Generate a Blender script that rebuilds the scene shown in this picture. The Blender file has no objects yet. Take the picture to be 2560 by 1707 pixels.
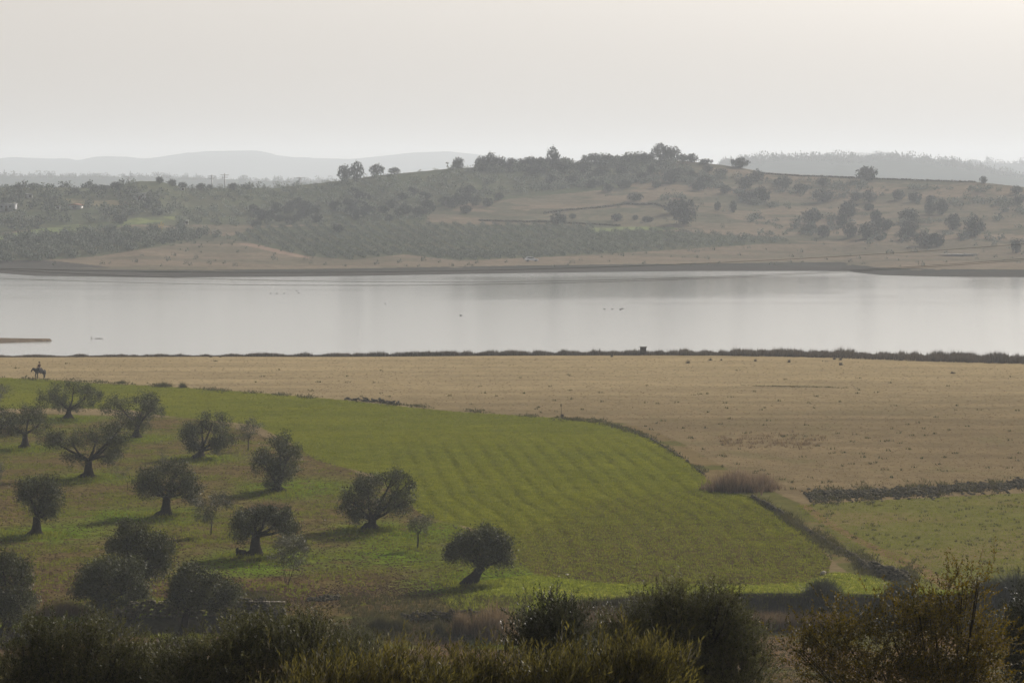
import bpy, math, random
import numpy as np
from mathutils import Vector, Matrix
rng = np.random.default_rng(11); random.seed(11)
SC = bpy.context.scene; COL = SC.collection
R = math.radians
# ------------------------------------------------------------------ camera, sky, sun, exposure
CZ = 30.0; FL = 100.0; F = FL / 36.0 * 2560; PITCH = math.atan(413.5 / F)
cam = bpy.data.objects.new('camera', bpy.data.cameras.new('camera')); COL.objects.link(cam)
cam.location = (0, 0, CZ); cam.rotation_euler = (math.pi / 2 - PITCH, 0, 0)
cam.data.lens = FL; cam.data.sensor_width = 36; cam.data.clip_start = 0.5; cam.data.clip_end = 30000
SC.camera = cam
SC.render.resolution_x, SC.render.resolution_y = 1024, 682
VEIL = 11.8
SUN_AZ = R(32); SUN_EL = R(27)
world = bpy.data.worlds.new('World'); SC.world = world; world.use_nodes = True
wn = world.node_tree.nodes; wl = world.node_tree.links
bg = wn['Background']; sky = wn.new('ShaderNodeTexSky'); sky.sky_type = 'NISHITA'; sky.sun_disc = False
sky.sun_elevation = SUN_EL; sky.sun_rotation = SUN_AZ; sky.altitude = 0; sky.air_density = 1.0; sky.dust_density = 9.0; sky.ozone_density = 1.0
hsv = wn.new('ShaderNodeHueSaturation'); hsv.inputs['Saturation'].default_value = 0.32
wl.new(sky.outputs[0], hsv.inputs['Color']); bg.inputs[1].default_value = 0.05
# pale veil of haze low in the sky, thicker towards the horizon and brighter towards the sun
wtc = wn.new('ShaderNodeTexCoord'); wsx = wn.new('ShaderNodeSeparateXYZ'); wl.new(wtc.outputs['Generated'], wsx.inputs[0])
vr_ = wn.new('ShaderNodeMapRange'); vr_.interpolation_type = 'SMOOTHERSTEP'; wl.new(wsx.outputs['Z'], vr_.inputs[0]); vr_.inputs[1].default_value = 0.08; vr_.inputs[2].default_value = 0.22; vr_.inputs[3].default_value = 1.0; vr_.inputs[4].default_value = 0.02
dt = wn.new('ShaderNodeVectorMath'); dt.operation = 'DOT_PRODUCT'; wl.new(wtc.outputs['Generated'], dt.inputs[0]); dt.inputs[1].default_value = (math.sin(SUN_AZ), math.cos(SUN_AZ), 0)
az = wn.new('ShaderNodeMapRange'); wl.new(dt.outputs['Value'], az.inputs[0]); az.inputs[1].default_value = -0.2; az.inputs[2].default_value = 1.0; az.inputs[3].default_value = 0.55; az.inputs[4].default_value = 1.0
vm_ = wn.new('ShaderNodeMath'); vm_.operation = 'MULTIPLY'; wl.new(vr_.outputs[0], vm_.inputs[0]); wl.new(az.outputs[0], vm_.inputs[1])
vc_ = wn.new('ShaderNodeVectorMath'); vc_.operation = 'SCALE'; vc_.inputs[0].default_value = (VEIL * 1.0, VEIL * 0.93, VEIL * 0.85); wl.new(vm_.outputs[0], vc_.inputs['Scale'])
va_ = wn.new('ShaderNodeVectorMath'); va_.operation = 'ADD'; wl.new(hsv.outputs[0], va_.inputs[0]); wl.new(vc_.outputs[0], va_.inputs[1]); wl.new(va_.outputs[0], bg.inputs[0])
sl = bpy.data.lights.new('sun', 'SUN'); sl.energy = 5.0; sl.angle = R(0.6); sl.color = (1.0, 0.925, 0.85)
so = bpy.data.objects.new('sun', sl); COL.objects.link(so)
sd = Vector((math.sin(SUN_AZ) * math.cos(SUN_EL), math.cos(SUN_AZ) * math.cos(SUN_EL), math.sin(SUN_EL)))
so.rotation_euler = sd.to_track_quat('Z', 'Y').to_euler(); so.location = (60, 80, 80)
SC.view_settings.view_transform = 'Standard'; SC.view_settings.look = 'None'; SC.view_settings.exposure = 0.12; SC.view_settings.gamma = 1
SC.cycles.volume_bounces = 1; SC.cycles.max_bounces = 5; SC.cycles.transparent_max_bounces = 6
HAZE = 0.00019; HAZE_COL = (0.85, 0.92, 1.0)

# ------------------------------------------------------------------ helpers
cp, sp = math.cos(PITCH), math.sin(PITCH)
def slope(v): return (-F * sp + (853.5 - v) * cp) / (F * cp + (853.5 - v) * sp)
def proj(x, y, z):
    fw = y * cp - (z - CZ) * sp; up = y * sp + (z - CZ) * cp
    return 1280 + F * x / fw, 853.5 - F * up / fw
def ip(u, pts):
    a = np.array(pts, float); return np.interp(u, a[:, 0], a[:, 1])
def vnoise(x, y, s=0):
    x = np.asarray(x, float); y = np.asarray(y, float)
    xi = np.floor(x).astype(np.int64); yi = np.floor(y).astype(np.int64); fx = x - xi; fy = y - yi
    fx = fx * fx * (3 - 2 * fx); fy = fy * fy * (3 - 2 * fy)
    def h(a, b):
        n = (a * 374761393 + b * 668265263 + s * 1442695041) & 0xffffffff
        n = ((n ^ (n >> 13)) * 1274126177) & 0xffffffff
        return ((n ^ (n >> 16)) & 0xffff) / 65535.0
    return (h(xi, yi) * (1 - fx) + h(xi + 1, yi) * fx) * (1 - fy) + (h(xi, yi + 1) * (1 - fx) + h(xi + 1, yi + 1) * fx) * fy
def fbm(x, y, s=0, o=4):
    t = 0; a = 0.5; n = 0
    for i in range(o):
        t = t + a * vnoise(x * 2 ** i + 17.3 * i, y * 2 ** i - 9.1 * i, s + i); n += a; a *= 0.55
    return t / n
def sstep(a, b, x):
    t = np.clip((x - a) / (b - a), 0, 1); return t * t * (3 - 2 * t)
def inpoly(u, v, P):
    u = np.asarray(u); v = np.asarray(v); ins = np.zeros(u.shape, bool); n = len(P)
    for i in range(n):
        x1, y1 = P[i]; x2, y2 = P[(i + 1) % n]
        if y1 == y2: continue
        c = ((y1 > v) != (y2 > v)) & (u < (x2 - x1) * (v - y1) / (y2 - y1) + x1); ins ^= c
    return ins

def mk(name, V, Fs, mat=None, parent=None, attrs=None, smooth=False, loc=None, mesh_only=False):
    V = np.asarray(V, np.float32).reshape(-1, 3)
    if isinstance(Fs, np.ndarray): Fs = [Fs]
    Fs = [np.asarray(f, np.int32) for f in Fs if len(f)]
    me = bpy.data.meshes.new(name); me.vertices.add(len(V)); me.vertices.foreach_set('co', V.ravel())
    li = np.concatenate([f.ravel() for f in Fs]); tot = np.concatenate([np.full(len(f), f.shape[1], np.int32) for f in Fs])
    st = np.concatenate([[0], np.cumsum(tot)[:-1]]).astype(np.int32)
    me.loops.add(len(li)); me.loops.foreach_set('vertex_index', li)
    me.polygons.add(len(tot)); me.polygons.foreach_set('loop_start', st); me.polygons.foreach_set('loop_total', tot)
    if smooth: me.polygons.foreach_set('use_smooth', np.ones(len(tot), bool))
    for k, a in (attrs or {}).items():
        a = np.asarray(a, np.float32)
        if a.ndim == 2:
            if a.shape[1] == 3: a = np.hstack([a, np.ones((len(a), 1), np.float32)])
            at = me.attributes.new(k, 'FLOAT_COLOR', 'POINT'); at.data.foreach_set('color', a.ravel())
        else:
            at = me.attributes.new(k, 'FLOAT', 'POINT'); at.data.foreach_set('value', a)
    me.update(calc_edges=True)
    if mat:
        for m in (mat if isinstance(mat, (list, tuple)) else [mat]): me.materials.append(m)
    if mesh_only: return me
    o = bpy.data.objects.new(name, me); COL.objects.link(o)
    if parent: o.parent = parent
    if loc is not None: o.location = loc
    return o
def tag(o, label=None, cat=None, group=None, kind=None):
    if label: o['label'] = label
    if cat: o['category'] = cat
    if group: o['group'] = group
    if kind: o['kind'] = kind
    return o
def empty(name, loc, label, cat, group=None):
    o = bpy.data.objects.new(name, None); COL.objects.link(o); o.location = loc; o.empty_display_size = 0.3
    return tag(o, label, cat, group)
class MB:
    def __init__(s): s.V = []; s.F3 = []; s.F4 = []; s.n = 0
    def add(s, V, F4=None, F3=None):
        V = np.asarray(V, float).reshape(-1, 3)
        if F4 is not None and len(F4): s.F4.append(np.asarray(F4) + s.n)
        if F3 is not None and len(F3): s.F3.append(np.asarray(F3) + s.n)
        s.V.append(V); s.n += len(V)
    def tube(s, pts, rad, k=7, wob=0.0, cap=True):
        pts = [Vector(p) for p in pts]; n = len(pts); Vs = []
        a0 = None
        for i, p in enumerate(pts):
            t = (pts[min(i + 1, n - 1)] - pts[max(i - 1, 0)])
            t = t.normalized() if t.length > 1e-9 else Vector((0, 0, 1))
            if a0 is None: a0 = t.orthogonal().normalized()
            a = (a0 - t * a0.dot(t)).normalized(); a0 = a; b = t.cross(a)
            for j in range(k):
                an = 2 * math.pi * j / k; r = rad[i] * (1 + wob * random.uniform(-1, 1))
                Vs.append(p + (a * math.cos(an) + b * math.sin(an)) * r)
        f = [[i * k + j, i * k + (j + 1) % k, (i + 1) * k + (j + 1) % k, (i + 1) * k + j] for i in range(n - 1) for j in range(k)]
        f3 = []
        if cap:
            Vs.append(pts[0]); Vs.append(pts[-1]); c0 = n * k; c1 = c0 + 1
            f3 = [[c0, (j + 1) % k, j] for j in range(k)] + [[c1, (n - 1) * k + j, (n - 1) * k + (j + 1) % k] for j in range(k)]
        s.add([tuple(v) for v in Vs], f, f3)
    def box(s, c, d, rz=0.0, top=1.0):
        x, y, z = [q / 2 for q in d]
        P = [(sx * x * (top if sz > 0 else 1), sy * y * (top if sz > 0 else 1), sz * z) for sz in (-1, 1) for sx, sy in ((-1, -1), (1, -1), (1, 1), (-1, 1))]
        ca, sa = math.cos(rz), math.sin(rz)
        P = [(c[0] + a * ca - b * sa, c[1] + a * sa + b * ca, c[2] + e) for a, b, e in P]
        s.add(P, [[0, 3, 2, 1], [4, 5, 6, 7], [0, 1, 5, 4], [1, 2, 6, 5], [2, 3, 7, 6], [3, 0, 4, 7]])
    def prism(s, prof, y0, y1):   # prof: (x,z) outline
        n = len(prof); V = [(a, y0, b) for a, b in prof] + [(a, y1, b) for a, b in prof]
        s.add(V, [[i, (i + 1) % n, n + (i + 1) % n, n + i] for i in range(n)])
        m = s.n - 2 * n
        for off, flip in ((0, 1), (n, 0)):
            c = len(s.V); ce = np.mean(np.array(V[off:off + n]), 0)
            s.add([ce] + V[off:off + n], None, [[0, 1 + (i + 1) % n, 1 + i] if not flip else [0, 1 + i, 1 + (i + 1) % n] for i in range(n)])
    def build(s, name, mat, parent=None, smooth=False, attrs=None, mesh_only=False, loc=None):
        Fs = []
        if s.F4: Fs.append(np.vstack(s.F4))
        if s.F3: Fs.append(np.vstack(s.F3))
        return mk(name, np.vstack(s.V), Fs, mat, parent, attrs, smooth, loc, mesh_only)

# ------------------------------------------------------------------ terrain shape
FE = 7102.0
NEAR_SHORE = [(-900, 892), (0, 891), (700, 889), (1000, 888.5), (1400, 886), (1600, 885), (2000, 885), (2250, 889), (2560, 896), (3460, 925)]
FAR_SHORE = [(-900, 684), (0, 683), (90, 690), (400, 694), (700, 692), (900, 690), (1300, 683), (1700, 678), (2000, 675), (2105, 674), (2135, 681), (2200, 688), (2350, 692), (2560, 693), (3460, 680)]
RIDGE = [(-900, 462), (0, 469), (250, 470), (320, 460), (350, 453), (400, 453), (440, 463), (475, 471), (700, 469), (770, 461), (860, 451), (950, 438), (1060, 428), (1140, 420), (1300, 415), (1450, 406), (1560, 402), (1640, 399), (1720, 403), (1800, 412), (1860, 421), (1910, 431), (2050, 440), (2200, 447), (2440, 455), (2560, 468), (2800, 480), (3460, 500)]
BANK = [(-900, 1600), (0, 1575), (300, 1548), (710, 1534), (900, 1540), (1250, 1536), (1400, 1508), (1600, 1490), (1880, 1483), (2560, 1484), (3460, 1484)]
def Dplane(v, z=0.0): return (z - CZ) / slope(v)
def zfun(x, y):
    x = np.asarray(x, float); y = np.asarray(y, float); x, y = np.broadcast_arrays(x, y)
    k = x / np.maximum(y, 125.0); u = 1280 + FE * k
    und = 0.28 * (fbm(x / 38, y / 38, 5, 3) - 0.5)
    base = 0.6 + und + 0.45 * np.exp(-((x - 12) / 28) ** 2 - ((y - 268) / 38) ** 2)
    Ds = Dplane(ip(u, NEAR_SHORE)); sd_ = y - Ds
    near = base * np.clip(-sd_ / 14, 0, 1) - np.clip(sd_, 0, 40) * 0.05
    Db = Dplane(ip(u, BANK), 0.6)
    h = ip(u, [(-900, .8), (300, .9), (800, .8), (1250, 1.1), (1600, 2.0), (2560, 2.1)])
    wob = 0.9 * (fbm(x / 4.0, y / 9.0, 31, 3) - 0.5)
    bw = ip(u, [(0, 1.0), (600, 1.2), (850, 7.0), (1300, 6.0), (1500, 2.2), (1700, 1.1)])
    near = near - h * (1 - sstep(-0.6 - bw, 0.3, y - Db + wob))
    near = near + (1 - sstep(0, 1, (y - Db + 2) / 4)) * 0.12 * (fbm(x / 5, y / 5, 77, 3) - 0.5)
    hill = np.interp(y, [-60, 0, 3, 8, 35, 60, 100, 140, 168], [29.5, 28.4, 28.2, 27.6, 20.5, 14.5, 6.5, 1.2, 0.0])
    near = near + hill * (1 + 0.06 * (fbm(x / 15, y / 15, 3, 3) - 0.5))
    # spit reaching in from the left
    hw = ip(u, [(-900, 34), (-300, 20), (-100, 12), (0, 9.5), (40, 6.5), (80, 3.5), (128, 0.2), (140, 0.0)]) * 1.15
    ds = np.abs(y - 516 + 0.02 * x) / np.maximum(hw, 0.01)
    near = np.where((hw > 0.05) & (ds < 1.6) & (y > 470), np.maximum(near, -0.5 + 0.95 * (1 - ds ** 2)), near)
    # far shore and hill
    Df = Dplane(ip(u, FAR_SHORE)); vr = ip(u, RIDGE); vs = ip(u, FAR_SHORE)
    Dr = ip(u, [(-900, 1230), (300, 1240), (700, 1290), (1600, 1350), (2000, 1330), (2560, 1260), (3460, 1260)])
    t = (y - Df) / (Dr - Df); tc = np.clip(t, 0, 1)
    S = 0.65 * tc + 0.55 * tc ** 2 - 0.2 * tc ** 3
    v = vs + (vr - vs) * S
    zf = CZ + np.clip(y, 1, Dr) * slope(v) + tc * (1 - tc) * 9 * (fbm(x / 70, y / 55, 9, 4) - 0.5) + tc * (1 - tc) * 3.0 * (fbm(x / 14, y / 14, 19, 3) - 0.5)
    zf = np.where(t < 0, (y - Df) * 0.05, zf)
    zf = np.where(t > 1, zf - (y - Dr) * 0.09, zf)
    zf = np.maximum(zf, -2.6)
    return np.where(y < 640, near, zf)
YM = np.concatenate([np.arange(20, 480, 0.35), np.arange(480, 1480, 1.0)])
def hit(u, v, dmin=150):
    dv = F * cp + (853.5 - v) * sp; k = (u - 1280) / dv; s = slope(v)
    ys = YM[YM >= dmin]; g = zfun(ys * k, ys); r = CZ + ys * s
    idx = np.nonzero(g >= r)[0]
    if len(idx): i = idx[0]
    else:
        m = np.where(ys > 800, r - g, 1e9); i = int(np.argmin(m))
    y = float(ys[i]); x = y * k; return Vector((x, y, float(zfun(x, y))))
def atD(u, v, D):
    dv = F * cp + (853.5 - v) * sp; return Vector((D * (u - 1280) / dv, D, CZ + D * slope(v)))
def hits(us, vs):   # fast approximate landing on the near land: two fixed-point steps
    us = np.asarray(us, float); vs = np.asarray(vs, float); s = slope(vs); k = (us - 1280) / (F * cp + (853.5 - vs) * sp)
    y = (0.6 - CZ) / s
    for _ in range(6): y = 0.5 * y + 0.5 * (zfun(k * y, y) - CZ) / s
    return k * y, y, zfun(k * y, y)

# ------------------------------------------------------------------ materials
def newmat(name):
    m = bpy.data.materials.new(name); m.use_nodes = True; nt = m.node_tree; return m, nt, nt.nodes, nt.links, nt.nodes['Principled BSDF']
def nz(nt, scale, detail=3, vec=None, rough=0.55):
    n = nt.nodes.new('ShaderNodeTexNoise'); n.inputs['Scale'].default_value = scale; n.inputs['Detail'].default_value = detail; n.inputs['Roughness'].default_value = rough
    if vec is not None: nt.links.new(vec, n.inputs['Vector'])
    return n.outputs['Fac']
def rampn(nt, fac, stops):
    r = nt.nodes.new('ShaderNodeValToRGB'); nt.links.new(fac, r.inputs[0]); e = r.color_ramp.elements
    while len(e) < len(stops): e.new(0.5)
    for q, (p, c) in zip(e, stops): q.position = p; q.color = (*c, 1) if len(c) == 3 else c
    return r.outputs[0]
def mixc(nt, a, b, fac=None, mode='MIX', f=0.5):
    n = nt.nodes.new('ShaderNodeMix'); n.data_type = 'RGBA'; n.blend_type = mode
    n.inputs[0].default_value = f
    if fac is not None: nt.links.new(fac, n.inputs[0])
    for s, i in ((a, 6), (b, 7)):
        if isinstance(s, tuple): n.inputs[i].default_value = (*s, 1)
        else: nt.links.new(s, n.inputs[i])
    return n.outputs[2]
def mth(nt, op, a, b=0.0):
    n = nt.nodes.new('ShaderNodeMath'); n.operation = op
    for i, s in enumerate((a, b)):
        if isinstance(s, (int, float)): n.inputs[i].default_value = s
        else: nt.links.new(s, n.inputs[i])
    return n.outputs[0]
def simple(name, c, rough=0.8, var=0.25, sc=3.0, metal=0, bump=0.0):
    m, nt, N, L, b = newmat(name); tc = N.new('ShaderNodeTexCoord')
    f = nz(nt, sc, 4, tc.outputs['Object'])
    L.new(rampn(nt, f, [(0.3, tuple(q * (1 - var) for q in c)), (0.7, tuple(min(1, q * (1 + var)) for q in c))]), b.inputs['Base Color'])
    b.inputs['Roughness'].default_value = rough; b.inputs['Metallic'].default_value = metal; b.inputs['Specular IOR Level'].default_value = 0.0 if rough >= 0.9 else 0.3
    if bump:
        bp = N.new('ShaderNodeBump'); bp.inputs['Strength'].default_value = 1; bp.inputs['Distance'].default_value = bump
        L.new(nz(nt, sc * 3, 4, tc.outputs['Object']), bp.inputs['Height']); L.new(bp.outputs[0], b.inputs['Normal'])
    return m
def leafmat(name, c, c2, rough=0.55, spec=0.4, trans=0.12):
    m, nt, N, L, b = newmat(name); at = N.new('ShaderNodeAttribute'); at.attribute_name = 'tint'
    col = rampn(nt, at.outputs['Fac'], [(0.0, c), (1.0, c2)]); L.new(col, b.inputs['Base Color'])
    b.inputs['Roughness'].default_value = rough; b.inputs['Specular IOR Level'].default_value = spec
    tr = N.new('ShaderNodeBsdfTranslucent'); L.new(col, tr.inputs[0]); mx = N.new('ShaderNodeMixShader'); mx.inputs[0].default_value = trans
    L.new(b.outputs[0], mx.inputs[1]); L.new(tr.outputs[0], mx.inputs[2]); L.new(mx.outputs[0], N['Material Output'].inputs[0]); return m
def landmat(name, fine=1.6, bumpd=0.22, furrow=False, contrast=0.35, bsc=0.9):
    m, nt, N, L, b = newmat(name); at = N.new('ShaderNodeAttribute'); at.attribute_name = 'col'; tc = N.new('ShaderNodeTexCoord'); P = tc.outputs['Object']
    f = nz(nt, fine, 5, P, 0.65); g = nz(nt, fine * 0.22, 3, P)
    k = mth(nt, 'ADD', mth(nt, 'MULTIPLY', mth(nt, 'SUBTRACT', f, 0.5), contrast * 3.2), 1.0)
    k = mth(nt, 'MULTIPLY', k, mth(nt, 'ADD', mth(nt, 'MULTIPLY', mth(nt, 'SUBTRACT', g, 0.5), contrast * 1.6), 1.0))
    h = mth(nt, 'ADD', nz(nt, bsc, 5, P, 0.7), mth(nt, 'MULTIPLY', nz(nt, bsc * 0.3, 2, P), 1.5))
    if furrow:
        fa = N.new('ShaderNodeAttribute'); fa.attribute_name = 'furrow'
        ph = mth(nt, 'ADD', fa.outputs['Fac'], mth(nt, 'MULTIPLY', nz(nt, 0.2, 4, P), 1.3))
        w = mth(nt, 'SINE', mth(nt, 'MULTIPLY', ph, 2 * math.pi / 2.0))
        w = mth(nt, 'MULTIPLY', mth(nt, 'ADD', w, 1.0), 0.5); w = mth(nt, 'POWER', w, 2.5)
        amp = mth(nt, 'MAXIMUM', mth(nt, 'MULTIPLY', mth(nt, 'SUBTRACT', nz(nt, 0.45, 5, P, 0.7), 0.34), 4.0), 0.0); w = mth(nt, 'MULTIPLY', w, amp); fb_ = N.new('ShaderNodeAttribute'); fb_.attribute_name = 'furrow_depth'; w = mth(nt, 'MULTIPLY', w, fb_.outputs['Fac'])
        h = mth(nt, 'SUBTRACT', h, mth(nt, 'MULTIPLY', w, 0.8)); k = mth(nt, 'MULTIPLY', k, mth(nt, 'SUBTRACT', 1.0, mth(nt, 'MULTIPLY', w, 0.27)))
    vm = N.new('ShaderNodeVectorMath'); vm.operation = 'SCALE'; L.new(at.outputs['Color'], vm.inputs[0]); L.new(k, vm.inputs['Scale'])
    L.new(vm.outputs[0], b.inputs['Base Color']); b.inputs['Roughness'].default_value = 0.95; b.inputs['Specular IOR Level'].default_value = 0.0
    bp = N.new('ShaderNodeBump'); bp.inputs['Strength'].default_value = 0.9; bp.inputs['Distance'].default_value = bumpd
    L.new(h, bp.inputs['Height']); L.new(bp.outputs[0], b.inputs['Normal']); return m
M = {}
M['meadow'] = landmat('meadow_dry_grass', 1.5, 0.22, contrast=0.27, bsc=0.8)
M['field'] = landmat('field_green_crop', 1.8, 0.32, True, 0.4, 1.6)
M['orchard'] = landmat('orchard_ground', 2.1, 0.5, contrast=0.55, bsc=1.3)
M['hill'] = landmat('far_hill', 0.35, 0.5, contrast=0.35, bsc=0.25)
M['soil'] = landmat('soil', 2.2, 0.3, contrast=0.45, bsc=1.4)
M['olive_leaf'] = leafmat('olive_leaf', (0.022, 0.027, 0.006), (0.105, 0.11, 0.038), 0.6, 0.12, 0.15)
M['young_leaf'] = leafmat('young_olive_leaf', (0.04, 0.042, 0.02), (0.11, 0.105, 0.055), 0.55, 0.3, 0.2)
M['near_leaf'] = leafmat('near_olive_leaf', (0.028, 0.031, 0.007), (0.15, 0.148, 0.055), 0.55, 0.12, 0.25)
M['willow_leaf'] = leafmat('yellow_green_leaf', (0.035, 0.033, 0.006), (0.17, 0.145, 0.035), 0.5, 0.2, 0.4)
M['rust_leaf'] = leafmat('rusty_leaf', (0.038, 0.035, 0.004), (0.18, 0.128, 0.012), 0.6, 0.08, 0.3)
M['dark_leaf'] = leafmat('dark_leaf', (0.022, 0.026, 0.012), (0.10, 0.105, 0.055), 0.5, 0.15, 0.18)
M['oak_leaf'] = leafmat('far_oak_leaf', (0.035, 0.042, 0.033), (0.07, 0.078, 0.055), 0.8, 0.1, 0.05)
M['far_olive'] = leafmat('far_olive_leaf', (0.07, 0.082, 0.06), (0.23, 0.255, 0.19), 0.8, 0.1, 0.1)
M['gum_leaf'] = leafmat('ridge_tree_leaf', (0.06, 0.068, 0.06), (0.11, 0.12, 0.10), 0.8, 0.1, 0.1)
M['yellow_leaf'] = leafmat('yellow_leaf', (0.32, 0.24, 0.08), (0.42, 0.32, 0.12), 0.8, 0.1, 0.3)
M['bark'] = simple('bark', (0.032, 0.026, 0.021), 0.95, 0.35, 6, bump=0.03)
M['twig'] = simple('twig', (0.10, 0.085, 0.06), 0.8, 0.3, 6)
M['straw'] = leafmat('dry_straw', (0.10, 0.068, 0.038), (0.26, 0.185, 0.095), 0.8, 0.03, 0.45)
M['rush'] = leafmat('brown_rush', (0.07, 0.048, 0.030), (0.28, 0.195, 0.12), 0.85, 0.02, 0.4)
M['reed'] = leafmat('shore_reed', (0.075, 0.06, 0.045), (0.20, 0.16, 0.115), 0.85, 0.02, 0.12)
M['grass'] = leafmat('grass_blade', (0.08, 0.09, 0.008), (0.21, 0.22, 0.025), 0.8, 0.02, 0.6)
M['lush'] = leafmat('lush_grass', (0.085, 0.11, 0.01), (0.24, 0.26, 0.028), 0.8, 0.02, 0.6)
M['weed'] = leafmat('weed_blade', (0.05, 0.052, 0.015), (0.13, 0.11, 0.045), 0.8, 0.02, 0.3)
M['clod'] = simple('clod', (0.09, 0.062, 0.035), 0.95, 0.4, 3)
M['stone'] = simple('stone', (0.12, 0.107, 0.075), 0.95, 0.6, 2.2, bump=0.05)
M['pale_stone'] = simple('pale_stone', (0.62, 0.55, 0.45), 0.9, 0.15, 4, bump=0.03)
M['wood'] = simple('weathered_wood', (0.09, 0.065, 0.04), 0.9, 0.3, 8)
M['cable'] = simple('cable', (0.05, 0.05, 0.045), 0.6, 0.1, 1)
M['white_wall'] = simple('white_wall', (0.62, 0.60, 0.58), 0.9, 0.08, 0.6)
M['grey_wall'] = simple('grey_wall', (0.33, 0.33, 0.34), 0.9, 0.1, 0.6)
M['roof'] = simple('clay_roof', (0.30, 0.17, 0.12), 0.9, 0.2, 1.0)
M['glass'] = simple('dark_pane', (0.03, 0.035, 0.04), 0.15, 0.1, 1.0)
M['metal'] = simple('galvanised_steel', (0.35, 0.35, 0.36), 0.5, 0.1, 1.0, metal=0.7)
M['forest'] = simple('far_forest', (0.035, 0.045, 0.035), 0.95, 0.3, 0.05)

# ------------------------------------------------------------------ land sheets
FIELD = [(-900, 930), (0, 944), (110, 948), (250, 958), (400, 965), (560, 975), (700, 986), (860, 1000), (1000, 1015), (1130, 1028), (1280, 1037), (1400, 1045), (1500, 1055), (1560, 1067), (1620, 1092), (1680, 1127), (1740, 1168), (1770, 1200), (1830, 1230), (1880, 1243), (1950, 1285), (2010, 1325), (2050, 1365), (2078, 1405), (2070, 1432), (2010, 1455), (1900, 1462), (1700, 1462), (1500, 1457), (1420, 1447), (1345, 1440), (1300, 1405), (1270, 1360), (1200, 1325), (1120, 1305), (1060, 1290), (1000, 1240), (930, 1185), (860, 1168), (790, 1150), (740, 1115), (640, 1062), (500, 1048), (420, 1040), (330, 1025), (200, 1020), (0, 1022), (-900, 1010)]
VERGE = [(1120, 1472), (1200, 1452), (1330, 1436), (1420, 1447), (1500, 1457), (1700, 1462), (1900, 1462), (2010, 1455), (2075, 1432), (2100, 1430), (2180, 1440), (2260, 1470), (2560, 1480), (3460, 1480), (3460, 1492), (1800, 1490), (1500, 1505), (1400, 1520), (1250, 1545), (1150, 1530), (1100, 1500)]
PASTURE = [(1985, 1262), (2050, 1258), (2300, 1245), (2560, 1232), (3460, 1180), (3460, 1484), (2300, 1484), (2250, 1465), (2160, 1400), (2080, 1340), (2000, 1290)]
EDGE_MARGIN = [(1400, 1043), (1500, 1050), (1560, 1058), (1640, 1078), (1700, 1105), (1780, 1150), (1870, 1200), (2000, 1258), (2030, 1290), (2180, 1390), (2270, 1470), (2140, 1445), (2085, 1405), (2050, 1362), (2000, 1318), (1940, 1280), (1880, 1243), (1830, 1230), (1770, 1200), (1735, 1165), (1680, 1127), (1620, 1092), (1560, 1067), (1500, 1055)]
TRACK = [(2000, 1262), (2022, 1262), (2080, 1305), (2150, 1345), (2240, 1385), (2330, 1425), (2420, 1482), (2370, 1482), (2290, 1428), (2200, 1385), (2120, 1345), (2050, 1303)]
BEDGE = np.array([(0, 944), (400, 965), (860, 1000), (1280, 1037), (1500, 1055), (1620, 1092), (1740, 1168), (1830, 1230), (1950, 1285), (2050, 1365), (2078, 1405)], float)
bx, by, bz = hits(BEDGE[:, 0], BEDGE[:, 1]); BW = np.stack([bx, by], 1)
e0 = BW[6] + (BW[4] - BW[6]) / np.hypot(*(BW[4] - BW[6])) * 400
FW = np.vstack([e0, BW[5:]])
def dist_edge(x, y):
    d = np.full(x.shape, 1e9)
    for i in range(len(FW) - 1):
        a = FW[i]; b = FW[i + 1]; ab = b - a; t = np.clip(((x - a[0]) * ab[0] + (y - a[1]) * ab[1]) / (ab @ ab), 0, 1)
        d = np.minimum(d, np.hypot(x - a[0] - t * ab[0], y - a[1] - t * ab[1]))
    return d
def lerp(a, b, t): return np.asarray(a) * (1 - t[..., None]) + np.asarray(b) * t[..., None]
G_PATCH = []   # lush grass under trees: (x, y, r), filled from the tree list below

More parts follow.
